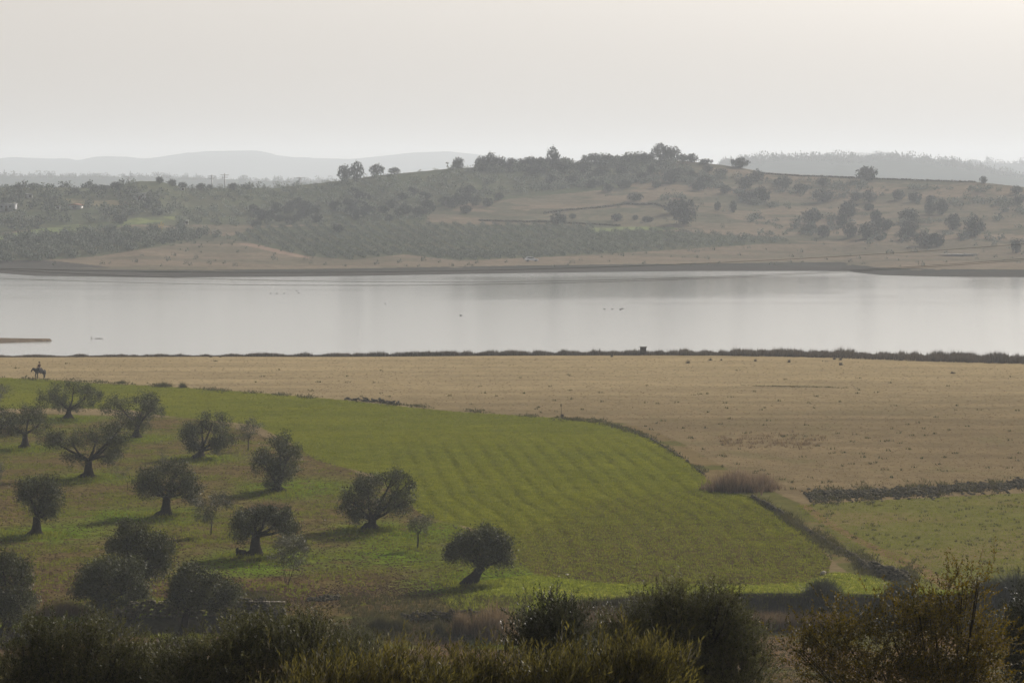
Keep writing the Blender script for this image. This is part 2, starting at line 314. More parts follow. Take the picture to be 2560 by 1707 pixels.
# grove trees: base (u,v), crown ellipses (cu,cv,w,h) measured on the photograph, leaves, label
GROVE = [
 ((-14, 1045), [(-12, 985, 70, 60), (8, 975, 44, 40)], 3500, 'olive tree cut off at the left edge behind the twin-lobed olive', 0),
 ((171, 1046), [(130, 990, 90, 62), (180, 970, 100, 50), (225, 988, 66, 66), (150, 1012, 60, 44), (205, 1015, 60, 40)], 8000, 'wide flat-topped olive tree nearest the horse and rider', 1),
 ((341, 1094), [(300, 1010, 84, 56), (360, 1005, 96, 62), (385, 1020, 60, 60), (330, 1045, 90, 50), (350, 1062, 60, 30)], 8000, 'olive tree with low dark crown hiding most of its trunk beside the green field', 1),
 ((62, 1119), [(20, 1050, 80, 76), (70, 1040, 80, 60), (105, 1060, 52, 60), (-15, 1070, 50, 60), (48, 1075, 60, 30)], 7500, 'broad olive tree with flared trunk at the left edge of the grove', 1),
 ((220, 1192), [(180, 1100, 100, 66), (240, 1090, 110, 70), (295, 1095, 66, 90), (310, 1060, 50, 50), (195, 1140, 70, 50), (265, 1140, 80, 50), (125, 1096, 70, 46)], 10000, 'large spreading olive tree with an arching limb and a long side branch to the left', 2),
 ((500, 1144), [(475, 1085, 62, 66), (530, 1060, 90, 60), (560, 1090, 60, 72), (500, 1070, 70, 50), (545, 1115, 60, 40), (480, 1112, 50, 30)], 8500, 'olive tree with a cone-shaped root flare in the open part of the grove', 2),
 ((620, 1126), [(610, 1070, 36, 46), (634, 1065, 40, 50), (622, 1088, 50, 30)], 2600, 'small round young olive tree standing right of the cone-rooted olive', 0),
 ((696, 1228), [(705, 1100, 74, 64), (722, 1130, 60, 74), (668, 1160, 84, 66), (705, 1175, 80, 80), (690, 1210, 56, 34), (650, 1140, 50, 40)], 9500, 'tall dense olive tree leafy down to the ground', 3),
 ((414, 1287), [(385, 1195, 84, 66), (440, 1180, 86, 56), (478, 1200, 56, 66), (370, 1225, 50, 50), (430, 1220, 90, 44), (470, 1232, 50, 44)], 9500, 'big olive tree with thick flared trunk and long shadow in the middle of the grove', 2),
 ((527, 1337), [(505, 1258, 56, 52), (545, 1255, 56, 56), (525, 1290, 60, 44)], 3600, 'thin-trunked young olive tree right of the thick flared one', 0),
 ((91, 1337), [(70, 1225, 80, 70), (115, 1215, 90, 60), (140, 1240, 60, 60), (85, 1265, 80, 70), (120, 1280, 60, 50)], 8500, 'upright oval olive tree on a straight trunk near the left edge', 1),
 ((637, 1388), [(610, 1310, 60, 70), (640, 1290, 84, 50), (700, 1300, 80, 66), (725, 1325, 50, 56), (668, 1275, 50, 30)], 8500, 'two-lobed olive tree with a stump at its foot', 2),
 ((928, 1321), [(885, 1250, 70, 84), (920, 1215, 84, 70), (1000, 1210, 72, 80), (1010, 1255, 60, 76), (950, 1260, 70, 50), (890, 1290, 50, 40), (985, 1190, 50, 40)], 10500, 'large three-lobed olive tree above a dark shadow at the edge of the green field', 2),
 ((1044, 1371), [(1035, 1300, 40, 30), (1065, 1302, 42, 36), (1050, 1318, 56, 22)], 1600, 'sparse little sapling between the three-lobed olive and the leaning olive', 0),
 ((1177, 1460), [(1160, 1350, 90, 56), (1215, 1345, 110, 56), (1150, 1378, 70, 56), (1255, 1375, 60, 70), (1200, 1385, 80, 50), (1262, 1400, 40, 40), (1195, 1408, 36, 30)], 11000, 'lone leaning olive tree with a dense umbrella crown at the right end of the grove', 4),
 ((717, 1465), [(705, 1350, 60, 50), (745, 1365, 64, 60), (730, 1395, 84, 50), (700, 1385, 50, 44)], 4500, 'thin multi-stemmed young olive tree fanning out from one foot', 5),
 ((340, 1500), [(340, 1330, 80, 50), (385, 1370, 80, 70), (330, 1365, 84, 60), (370, 1420, 90, 60)], 8500, 'tall dim olive tree rising behind the darkest bushy olive', 1),
 ((252, 1535), [(250, 1420, 90, 50), (300, 1425, 110, 66), (240, 1460, 90, 70), (320, 1480, 90, 76), (270, 1500, 80, 50), (220, 1445, 50, 50)], 10000, 'darkest bushy olive tree behind the stone wall', 1),
 ((452, 1592), [(480, 1430, 70, 44), (460, 1465, 70, 66), (520, 1470, 80, 66), (565, 1480, 66, 70), (450, 1500, 44, 50), (530, 1505, 90, 36)], 9500, 'olive tree with crooked trunk standing in front of the old stone wall', 6),
 ((15, 1590), [(10, 1400, 70, 50), (35, 1440, 80, 80), (10, 1500, 90, 90), (50, 1520, 60, 90), (-40, 1460, 80, 120)], 11000, 'tall olive tree cut by the left edge in front of the grove', 1),
 ((-30, 1235), [(-18, 1175, 56, 60)], 2500, 'olive tree of which only a leafy edge shows at the left border', 0),
]
GROVE = [(g[0], [(a, b, c_ * 1.22, d_ * 1.18) for a, b, c_, d_ in g[1]] if i in (16, 17, 18, 19) else g[1], g[2] * (1.3 if i in (16, 17, 18, 19) else 1), g[3], g[4]) for i, g in enumerate(GROVE)]
TREE_POS = [hit(*g[0]) for g in GROVE]
for p, g in zip(TREE_POS, GROVE):
    if g[2] > 7000: G_PATCH.append((p.x + 0.4, p.y - 1.0, 4.2))
G_PATCH += [(q.x, q.y, r) for q, r in ((hit(740, 1215), 5), (hit(1060, 1330), 4), (hit(150, 1330), 4), (hit(1240, 1452), 6), (hit(980, 1390), 5), (hit(640, 1420), 5), (hit(300, 1290), 4))]

def land_color(x, y, u, v):
    n1 = fbm(x / 6, y / 6, 41, 4); n2 = fbm(x / 26, y / 9, 52, 4); n3 = fbm(x / 2.2, y / 2.2, 63, 3); n4 = fbm(x / 60, y / 60, 71, 3)
    # dry meadow: straw at the shore, greyer brown towards the camera
    c = lerp((0.285, 0.222, 0.122), (0.172, 0.13, 0.07), sstep(905, 1090, v))
    n5 = fbm(x / 34, y / 4.5, 57, 3); c = c * (0.62 + 0.36 * n2 + 0.40 * n5)[..., None]
    gm = sstep(0.52, 0.68, n1 * 0.6 + n4 * 0.4) * sstep(960, 1200, v) * 0.6
    c = lerp(c, (0.16, 0.15, 0.07), gm) if False else c * (1 - gm[..., None]) + np.array((0.115, 0.105, 0.045)) * gm[..., None]
    reg = np.zeros(x.shape, np.int32)
    # grove
    g = lerp((0.115, 0.083, 0.034), (0.10, 0.097, 0.02), sstep(0.46, 0.66, n1 * 0.65 + n3 * 0.35))
    for px, py, r in G_PATCH:
        w = np.exp(-(((x - px) / r) ** 2 + ((y - py) / (r * 1.5)) ** 2)) * sstep(0.25, 0.5, n3 + 0.1)
        g = g * (1 - w[..., None]) + np.array((0.10, 0.145, 0.012)) * w[..., None]
    brown = sstep(1400, 1460, v) * (1 - sstep(1510, 1540, v)) * sstep(1180, 1000, u) * sstep(0.3, 0.6, n1)
    g = g * (1 - brown[..., None]) + np.array((0.095, 0.058, 0.032)) * brown[..., None]
    grove_mask = (v > ip(u, [(-900, 1005), (500, 1045), (760, 1120), (1000, 1230), (1300, 1400), (1345, 1440), (2600, 1480)]))
    c = np.where(grove_mask[..., None], g, c); reg[grove_mask] = 2
    m = inpoly(u, v, PASTURE)
    pc = lerp((0.155, 0.125, 0.05), (0.125, 0.12, 0.035), sstep(0.4, 0.6, n2)); c = np.where(m[..., None], pc, c); reg[m] = 3
    m = inpoly(u, v, EDGE_MARGIN)
    ec = lerp((0.155, 0.115, 0.055), (0.10, 0.095, 0.03), sstep(0.42, 0.56, n1 + 0.25 * sstep(1200, 1300, v) - 0.05)); c = np.where(m[..., None], ec, c); reg[m] = 3
    m = inpoly(u, v, FIELD)
    lush = lerp((0.108, 0.117, 0.005), (0.130, 0.135, 0.008), sstep(0.35, 0.65, n2))
    # the crop is thinner where the ploughed soil shows
    q = sstep(1180, 1400, v - 0.28 * (1500 - u) * (u < 1500) + 40 * (n4 - 0.5)) * sstep(0.30, 0.62, 0.55 * n1 + 0.45 * n3 + 0.12)
    fc = lush * (1 - 0.8 * q[..., None]) + np.array((0.085, 0.06, 0.026)) * 0.8 * q[..., None]
    c = np.where(m[..., None], fc, c); reg[m] = 1
    m = inpoly(u, v, VERGE)
    vc = lerp((0.18, 0.205, 0.018), (0.24, 0.235, 0.035), sstep(0.4, 0.65, n2)); c = np.where(m[..., None], vc, c); reg[m] = 1
    m = inpoly(u, v, TRACK); c = np.where(m[..., None], np.array((0.17, 0.115, 0.055)) * (0.85 + 0.3 * n1)[..., None], c); reg[m] = 4
    # below the bank
    Db = Dplane(ip(u, BANK), 0.6); lo = y < Db - 0.2
    lc = lerp((0.12, 0.078, 0.04), (0.085, 0.08, 0.022), sstep(0.45, 0.62, n1 * 0.7 + n3 * 0.3 + 0.12 * (v < 1590)))
    gs = (sstep(-9, -6, y - Db) * sstep(860, 920, u) * sstep(1480, 1380, u) * sstep(.25, .5, n1)); lc = lc * (1 - gs[..., None]) + np.array((0.11, 0.14, 0.02)) * gs[..., None]
    c = np.where(lo[..., None], lc, c); reg[lo] = 5
    face = (y < Db + 0.3) & (y > Db - ip(u, [(0, 1.6), (1300, 1.6), (1500, 2.2), (1700, 2.0)])) & ((u < 700) | (u > 1450))
    c = np.where(face[..., None], lerp((0.07, 0.055, 0.04), (0.055, 0.06, 0.03), n3), c); reg[face] = 5
    return np.clip(c, 0.01, 0.9), reg

def fan(us, Ds):
    K = (us - 1280) / FE; X = Ds[:, None] * K[None, :]; Y = np.repeat(Ds[:, None], len(us), 1); Z = zfun(X, Y)
    nr, nc = X.shape; i = np.arange(nr - 1)[:, None] * nc + np.arange(nc - 1)[None, :]
    Q = np.stack([i, i + 1, i + 1 + nc, i + nc], -1).reshape(-1, 4); return X, Y, Z, Q
us = np.concatenate([np.arange(-900, -60, 25), np.arange(-60, 2620, 4), np.arange(2620, 3461, 25)]).astype(float)
vv = np.concatenate([np.arange(1860, 1720, -4), np.arange(1720, 1560, -1.6), np.arange(1560, 1460, -1.1), np.arange(1460, 900, -1.6), np.arange(900, 815, -1.2)])
X, Y, Z, Q = fan(us, (0 - CZ) / slope(vv)); U, Vv = proj(X, Y, Z)
c, reg = land_color(X, Y, U, Vv); fur = dist_edge(X, Y)
fam = sstep(780, 1150, U) * sstep(1050, 1150, Vv) * sstep(1500, 1440, Vv)
onspit = (Y > 480)
c = np.where(onspit[..., None], np.array((0.16, 0.125, 0.09)) * (0.8 + 0.4 * fbm(X / 3, Y / 3, 5, 3))[..., None], c); reg[onspit] = 6
VV = np.stack([X, Y, Z], -1).reshape(-1, 3); CC = c.reshape(-1, 3); FF = fur.ravel(); FA = fam.ravel(); rq = reg.ravel()[Q[:, 0]]
# crop furrows along the curved border: shader bump plus darker groove colour, not meshed
for rid, nm, mt in ((0, 'meadow', 'meadow'), (1, 'field', 'field'), (2, 'orchard_ground', 'orchard'), (3, 'pasture', 'meadow'), (4, 'path', 'soil'), (5, 'bank', 'soil'), (6, 'shore', 'soil')):
    q = Q[rq == rid]
    if not len(q): continue
    ids, inv = np.unique(q, return_inverse=True)
    o = mk(nm, VV[ids], inv.reshape(-1, 4), M[mt], attrs={'col': CC[ids], 'furrow': FF[ids], 'furrow_depth': FA[ids]}, smooth=True); tag(o, kind='structure')
# the slope the camera stands on
xs = np.arange(-120, 120.1, 1.5); ys = np.arange(-40, 160.1, 1.5); X, Y = np.meshgrid(xs, ys); Z = zfun(X, Y) - 0.02
nr, nc = X.shape; i = np.arange(nr - 1)[:, None] * nc + np.arange(nc - 1)[None, :]
n1 = fbm(X / 5, Y / 5, 8, 4); cc = lerp((0.15, 0.11, 0.07), (0.11, 0.12, 0.05), sstep(.4, .6, n1))
tag(mk('slope', np.stack([X, Y, Z], -1).reshape(-1, 3), np.stack([i, i + 1, i + 1 + nc, i + nc], -1).reshape(-1, 4), M['soil'], attrs={'col': cc.reshape(-1, 3)}, smooth=True), kind='structure')
# far shore and hill
us2 = np.concatenate([np.arange(-900, -60, 30), np.arange(-60, 2620, 5), np.arange(2620, 3461, 30)]).astype(float)
X, Y, Z, Q = fan(us2, np.concatenate([np.arange(795, 900, 1.2), np.arange(900, 1450, 2.2), np.arange(1450, 1900, 18)])); U, Vv = proj(X, Y, Z)
n1 = fbm(X / 16, Y / 16, 12, 4); n2 = fbm(X / 60, Y / 22, 13, 4)
tan = lerp((0.17, 0.135, 0.095), (0.125, 0.108, 0.075), sstep(.35, .65, n2)); grn = lerp((0.075, 0.085, 0.05), (0.10, 0.10, 0.06), sstep(.4, .6, n1))
c = tan.copy()
wood = (U < ip(Vv, [(400, 1700), (470, 1560), (500, 1250), (520, 1080), (560, 1060)])) & (Vv < 562)
c = np.where(wood[..., None], grn, c)
ORCH_A = [(555, 598), (640, 570), (900, 560), (1190, 562), (1420, 562), (1700, 580), (1950, 598), (1968, 606), (1700, 624), (1400, 641), (1150, 652), (1010, 636), (880, 650), (765, 640), (640, 612)]
ORCH_B = [(-600, 600), (0, 598), (240, 578), (450, 572), (560, 592), (400, 616), (250, 640), (60, 655), (-600, 660)]
ORCH_C = [(440, 474), (760, 467), (950, 446), (1140, 427), (1300, 424), (1560, 412), (1700, 418), (1560, 462), (1250, 492), (1090, 520), (1060, 556), (900, 556), (640, 566), (450, 566), (430, 520)]
ORCH_D = [(-600, 475), (0, 474), (430, 474), (430, 540), (300, 556), (0, 582), (-600, 600)]
for P in (ORCH_A, ORCH_B, ORCH_D): c = np.where(inpoly(U, Vv, P)[..., None], grn, c)
STRIPS = []
for P, k in (([(-600, 600), (0, 588), (150, 565), (440, 541), (446, 549), (250, 572), (100, 590), (0, 600), (-600, 612)], (0.24, 0.29, 0.12)),
             ([(150, 496), (330, 502), (350, 508), (270, 516), (190, 512)], (0.30, 0.26, 0.16)),
             ([(300, 545), (440, 541), (446, 549), (300, 560)], (0.26, 0.30, 0.12)),
             ([(1240, 548), (1370, 534), (1500, 520), (1700, 520), (1740, 560), (1600, 568), (1240, 560)], (0.24, 0.21, 0.14)),
             ([(1480, 568), (1680, 566), (1700, 574), (1490, 580)], (0.27, 0.32, 0.14)),
             ([(560, 598), (620, 606), (770, 642), (775, 648), (700, 634), (600, 610)], (0.42, 0.30, 0.22))):
    STRIPS.append(P)
    c = np.where(inpoly(U, Vv, P)[..., None], 0.58 * np.array(k) * (0.85 + 0.3 * n1)[..., None], c)
scr = sstep(0.50, 0.62, n1) * (Vv < 610) * 0.7; c = c * (1 - scr[..., None]) + np.array((0.07, 0.075, 0.05)) * scr[..., None]
shv = ip(U, FAR_SHORE) - Vv
c = np.where((shv < 15)[..., None], np.array((0.055, 0.05, 0.042)) * (0.8 + 0.4 * n2)[..., None], c)
c = np.where(((shv > 13) & (shv < 19) & (n1 > 0.35))[..., None], np.array((0.045, 0.045, 0.035)), c)
lw = (U < 420) & (Vv > ip(U, [(0, 650), (130, 652), (250, 665), (420, 690)])) & (n2 < 0.62); c = np.where(lw[..., None], np.array((0.065, 0.06, 0.052)), c)
tag(mk('hills', np.stack([X, Y, Z], -1).reshape(-1, 3), Q, M['hill'], attrs={'col': c.reshape(-1, 3)}, smooth=True), kind='structure')
# base ground reaching the horizon
m, nt, N, L, b = newmat('ground_far'); b.inputs['Base Color'].default_value = (0.17, 0.15, 0.10, 1); b.inputs['Roughness'].default_value = 1
tc = N.new('ShaderNodeTexCoord'); L.new(rampn(nt, nz(nt, 0.01, 4, tc.outputs['Object']), [(.35, (.12, .12, .07)), (.65, (.22, .18, .12))]), b.inputs['Base Color'])
tag(mk('ground', [(-9000, -300, -3), (9000, -300, -3), (9000, 9300, -3), (-9000, 9300, -3)], np.array([[0, 1, 2, 3]]), m), kind='structure')

# water
X, Y, Z, Q = fan(np.arange(-900, 3461, 12).astype(float), np.arange(425, 902, 3.0)); U, Vv = proj(X, Y, 0 * Z)
n = fbm(X / 55, Y / 16, 21, 4); n_f = fbm(X / 20, Y / 5, 22, 3)
calm = sstep(950, 1350, U + 500 * (n - .5)) * sstep(2250, 2000, U) * sstep(686, 696, Vv) * sstep(754, 738, Vv + 0.012 * (U - 1500))
calm = calm * sstep(0.15, 0.42, n_f + 0.3 * n)
calm = np.maximum(calm, .4 * sstep(.5, .62, fbm(X / 120, Y / 9, 27, 3)) * sstep(790, 740, Vv) * sstep(684, 700, Vv))
calm = np.maximum(calm, 0.8 * sstep(2330, 2480, U) * sstep(790, 700, Vv))
streak = sstep(0.60, 0.68, n) * (Vv < 790)
Z = np.zeros_like(X)
m, nt, N, L, b = newmat('lake_water'); b.inputs['Base Color'].default_value = (0.26, 0.27, 0.26, 1); b.inputs['IOR'].default_value = 1.42
at = N.new('ShaderNodeAttribute'); at.attribute_name = 'calm'; rr = N.new('ShaderNodeMapRange'); L.new(at.outputs['Fac'], rr.inputs[0]); rr.inputs[3].default_value = 0.13; rr.inputs[4].default_value = 0.05
L.new(rr.outputs[0], b.inputs['Roughness']); tc = N.new('ShaderNodeTexCoord'); mp = N.new('ShaderNodeMapping'); mp.inputs['Scale'].default_value = (0.5, 1.4, 1); L.new(tc.outputs['Object'], mp.inputs[0])
bp = N.new('ShaderNodeBump'); bp.inputs['Strength'].default_value = 0.5; bp.inputs['Distance'].default_value = 0.05; L.new(nz(nt, 0.8, 4, mp.outputs[0]), bp.inputs['Height']); L.new(bp.outputs[0], b.inputs['Normal'])
tag(mk('water', np.stack([X, Y, Z], -1).reshape(-1, 3), Q, m, attrs={'calm': np.clip(calm - 0.35 * streak, 0, 1).ravel()}, smooth=True), kind='structure')
p = hit(2400, 638); ring = [(p.x + 7 * math.cos(a) * (1 + .1 * math.sin(3 * a)), p.y + 4.5 * math.sin(a), p.z + 0.35) for a in np.linspace(0, 2 * math.pi, 28, endpoint=False)]
mb = MB(); mb.add([(p.x, p.y, p.z + 0.35)] + ring, None, [[0, 1 + i, 1 + (i + 1) % 28] for i in range(28)]); tag(mb.build('pond', m), kind='structure')

# farther ridges, each a real hill of its own depth
def ridge(D, prof, mat, half, seed, amp):
    uu = np.arange(prof[0][0], prof[-1][0] + 1, 14.0); vt = ip(uu, prof) + 0
    rows = [-half, -half * .6, -half * .3, -half * .1, 0, half * .15, half * .5, half]; hh = [0, .45, .8, .96, 1, .95, .6, 0]
    V = []
    for dy, a in zip(rows, hh):
        for u_, v_ in zip(uu, vt):
            z = CZ + D * slope(v_); zb = -3.0; yy = D + dy; xx = D * (u_ - 1280) / FE
            V.append((xx, yy + 60 * (float(vnoise(xx / 300, dy / 100, seed)) - .5), zb + (z - zb) * a + (amp * (float(vnoise(xx / 60, dy / 60, seed)) - .5) if 0 < a < 1 else 0)))
    n = len(uu); q = [[r * n + i, r * n + i + 1, (r + 1) * n + i + 1, (r + 1) * n + i] for r in range(len(rows) - 1) for i in range(n - 1)]
    tag(mk('hills', V, np.array(q), mat, smooth=True), kind='structure')
RL = [(-1400, 440), (0, 440), (280, 442), (480, 447), (560, 451), (620, 453), (900, 455), (1300, 470)]
RR = [(1500, 450), (1780, 415), (1875, 403), (2000, 399), (2120, 396), (2240, 398), (2340, 404), (2380, 414), (2430, 424), (2500, 440), (2560, 452), (2900, 470)]
RR2 = [(2200, 425), (2370, 414), (2440, 406), (2500, 410), (2560, 412), (2800, 405), (3300, 420)]
ridge(3700, RL, M['forest'], 560, 1, 6); ridge(3600, RR, M['forest'], 600, 2, 6); ridge(5200, RR2, M['forest'], 700, 3, 6)
ridge(8300, [(-1400, 405), (-200, 401), (0, 402), (90, 395), (200, 401), (280, 391), (370, 397), (450, 385), (520, 378), (640, 376), (690, 388), (740, 394), (880, 398), (960, 390), (1030, 382), (1120, 379), (1190, 386), (1260, 396), (1500, 412), (2000, 420), (3400, 420)], M['forest'], 900, 4, 20)

# ------------------------------------------------------------------ foliage
def rand_dirs(n):
    d = rng.normal(size=(n, 3)); return d / np.linalg.norm(d, axis=1)[:, None]
def leaves(C, D, Lg, W, tint):
    n = len(C); r = rand_dirs(n); w = np.cross(D, r); w /= np.linalg.norm(w, axis=1)[:, None] + 1e-9
    Lg = np.broadcast_to(Lg, n)[:, None]; W = np.broadcast_to(W, n)[:, None]
    V = np.stack([C - D * Lg / 2, C + w * W / 2 - D * Lg * 0.05, C + D * Lg / 2, C - w * W / 2 - D * Lg * 0.05], 1).reshape(-1, 3)
    return V, np.arange(4 * n).reshape(-1, 4), np.repeat(tint, 4)
def crown_points(blobs, n, cl=44, sig=0.2, outer=0.45):
    B = np.array(blobs, float); w = (B[:, 3] * B[:, 4] * B[:, 5]) ** (2 / 3); w /= w.sum()
    K = max(8, n // cl); bi = rng.choice(len(B), K, p=w); d = rand_dirs(K); r = rng.random(K) ** outer * 0.96
    cc = B[bi, :3] + d * r[:, None] * B[bi, 3:6]
    pick = rng.integers(0, K, n); P = cc[pick] + rng.normal(size=(n, 3)) * sig
    tint = np.clip(0.5 + 0.25 * rng.normal(size=K)[pick] + 0.18 * rng.normal(size=n), 0, 1)
    return P, tint, d[pick]
def crown(name, blobs, n, L_, W_, mat, parent=None, sig=0.2, mesh_only=False, up=0.3, outer=0.45):
    P, t, od = crown_points(blobs, n, sig=sig, outer=outer); D = rand_dirs(n) + od * 0.5 + np.array([0, 0, up]); D /= np.linalg.norm(D, axis=1)[:, None]
    V, Fq, T = leaves(P, D, L_ * rng.uniform(.6, 1.3, n), W_ * rng.uniform(.7, 1.3, n), t)
    return mk(name, V, Fq, mat, parent, {'tint': T}, mesh_only=mesh_only)
def trunk(name, blobs, r0, style, parent, h, lean=(0, 0)):
    mb = MB(); B = np.array(blobs, float)
    zf = max(0.45, min(b[2] - b[5] * 0.5 for b in blobs) if style != 3 else 0.4); zf = min(zf, h * 0.42)
    if style in (0,):
        top = (lean[0] * .5 + .05, lean[1], zf); mb.tube([(0, 0, -.25), (0.02, 0, .2), (.04, .02, zf * .6), top], [r0 * 1.5, r0, r0 * .85, r0 * .75], 6, .1)
    elif style == 5:
        top = (0, 0, 0.1)
    else:
        top = (lean[0], lean[1], zf)
        mb.tube([(-.05, 0, -.25), (0, 0, .12), (lean[0] * .25, 0, .35), (lean[0] * .6, 0.03, zf * .62), top], [r0 * 3.4, r0 * 2.6, r0 * 1.75, r0 * 1.15, r0 * 1.1], 11, .16)
    for b in blobs:
        e = Vector((b[0], b[1], b[2])); s = Vector(top) if style != 5 else Vector((random.uniform(-.12, .12), 0, -.1))
        if style == 5: s2 = Vector((e.x * 0.55, e.y * .5, e.z * 0.4))
        else: s2 = s.lerp(e, 0.45) + Vector((random.uniform(-.2, .2), random.uniform(-.2, .2), random.uniform(-.25, .1)))
        rr = r0 * (0.6 if style != 5 else .55); mb.tube([s, s2, e], [rr, rr * .62, rr * .25], 6, .12)
        for _ in range(4):
            q = e + Vector((random.uniform(-1, 1) * b[3], random.uniform(-1, 1) * b[4], random.uniform(-.3, .9) * b[5])) * 0.8
            mb.tube([s2.lerp(e, .5), s2.lerp(q, .6) + Vector((0, 0, .08)), q], [rr * .35, rr * .22, rr * .08], 4)
    return mb.build(name, M['bark'], parent, smooth=True)
STY = {0: (0.07, 0), 1: (0.26, 1), 2: (0.30, 1), 3: (0.3, 3), 4: (0.26, 1), 5: (0.05, 5), 6: (0.17, 1)}
LEAN = {4: (0.75, 0.1), 6: (0.55, 0.0), 2: (0.1, 0), 1: (0.05, 0), 3: (0, 0), 0: (0, 0), 5: (0, 0)}
for (bp_, el, nl, lab, sty), pos in zip(GROVE, TREE_POS):
    ppm = F / pos.y; bl = []
    for k, (cu, cv, w, h) in enumerate(el):
        rx = w / 2 / ppm; rz = h / 2 / ppm; ry = (rx + rz) / 2 * 1.15
        bl.append(((cu - bp_[0]) / ppm, (0.7 * ry if k % 2 else -0.55 * ry) * (1 if len(el) > 1 else 0), (bp_[1] - cv) / ppm, rx * .95, ry, rz * .95))
    for b in list(bl):
        for _ in range(3):
            d_ = Vector((random.gauss(0, 1), random.gauss(0, 1), random.gauss(-.15, .7))).normalized(); q = random.uniform(.28, .45)
            bl.append((b[0] + d_.x * b[3] * .95, b[1] + d_.y * b[4] * .95, max(.75, b[2] + d_.z * b[5] * .95), b[3] * q, b[4] * q, b[5] * q))
    main = bl[:len(el)]; H = max(b[2] + b[5] for b in main)
    t = empty('olive_tree', pos, lab, 'tree', 'olive trees of the grove'); young = sty in (0, 5)
    crown('crown', bl, int(nl * (1.0 if young else 1.25)), 0.17 if young else 0.20, 0.045 if young else 0.075, M['young_leaf'] if young else M['olive_leaf'], t, sig=0.17 if young else 0.24, outer=0.5 if young else .42)
    trunk('trunk', main, STY[sty][0], STY[sty][1], t, H, LEAN[sty])
# faint saplings
for (u, v), el, lab in (((405, 1168), [(406, 1137, 34, 36)], 'wispy grey sapling behind the big flared olive'), ((318, 1226), [(306, 1180, 50, 34)], 'wispy sapling beside the large spreading olive tree'), ((262, 975), [(262, 972, 0, 0)], None)):
    if lab is None: continue
    p = hit(u, v); ppm = F / p.y; t = empty('sapling', p, lab, 'sapling', 'thin saplings in the grove')
    bl = [((cu - u) / ppm, 0, (v - cv) / ppm, w / 2 / ppm, w / 2 / ppm, h / 2 / ppm) for cu, cv, w, h in el]
    crown('crown', bl, 420, .14, .035, M['young_leaf'], t, sig=.15); trunk('trunk', bl, 0.03, 0, t, 1.5)
# old stump by the two-lobed olive
p = hit(604, 1389); mb = MB()
mb.tube([(0, 0, -.1), (0, 0, .25), (.03, 0, .42)], [.42, .33, .25], 9, .2); mb.tube([(-.25, 0, .05), (-.35, 0, .45), (-.3, 0, .6)], [.16, .12, .07], 6, .2); mb.tube([(.25, 0, .05), (.3, .05, .4)], [.16, .09], 6, .2); mb.tube([(-.4, 0, .05), (.5, 0, .12)], [.15, .12], 6, .2)
tag(mb.build('tree_stump', M['bark'], loc=p), 'dark gnarled stump at the foot of the two-lobed olive', 'stump')

# foreground trees: real leaves on upright shoots
def shoots(name, blobs, ns, slen, nl, L_, W_, mat, parent, ang=0.75, up=0.9, twigmat='twig', tw=0.004, outer=0.35, updir=(0.1, 0, 1)):
    P, t, od = crown_points(blobs, ns, cl=9, sig=0.16, outer=outer)
    ax = rand_dirs(ns) * 0.5 + od * 0.55 + np.array(updir) * up; ax /= np.linalg.norm(ax, axis=1)[:, None]
    sl_ = slen * rng.uniform(.5, 1.25, ns); f = (np.arange(nl) + .5) / nl
    base = np.repeat(P, nl, 0) + np.repeat(ax * sl_[:, None], nl, 0) * np.tile(f, ns)[:, None]
    r = rand_dirs(ns * nl); A = np.repeat(ax, nl, 0); side = np.cross(A, r); side /= np.linalg.norm(side, axis=1)[:, None] + 1e-9
    D = A * math.cos(ang) + side * math.sin(ang); LL = L_ * rng.uniform(.6, 1.25, ns * nl)
    V, Fq, T = leaves(base + D * LL[:, None] / 2, D, LL, W_ * rng.uniform(.8, 1.2, ns * nl), np.clip(np.repeat(t, nl) + .24 * rng.normal(size=ns * nl), 0, 1))
    mk(name, V, Fq, mat, parent, {'tint': T})
    s = np.cross(ax, rand_dirs(ns)); s /= np.linalg.norm(s, axis=1)[:, None] + 1e-9
    s2 = np.cross(ax, s); e = P + ax * sl_[:, None]
    V = np.stack([P + s * tw, P - s * tw * .5 + s2 * tw, P - s * tw * .5 - s2 * tw, e], 1).reshape(-1, 3); i = np.arange(ns)[:, None] * 4
    Ft = np.concatenate([i + np.array([[0, 1, 3]]), i + np.array([[1, 2, 3]]), i + np.array([[2, 0, 3]])])
    mk('twigs', V, Ft, M[twigmat], parent)
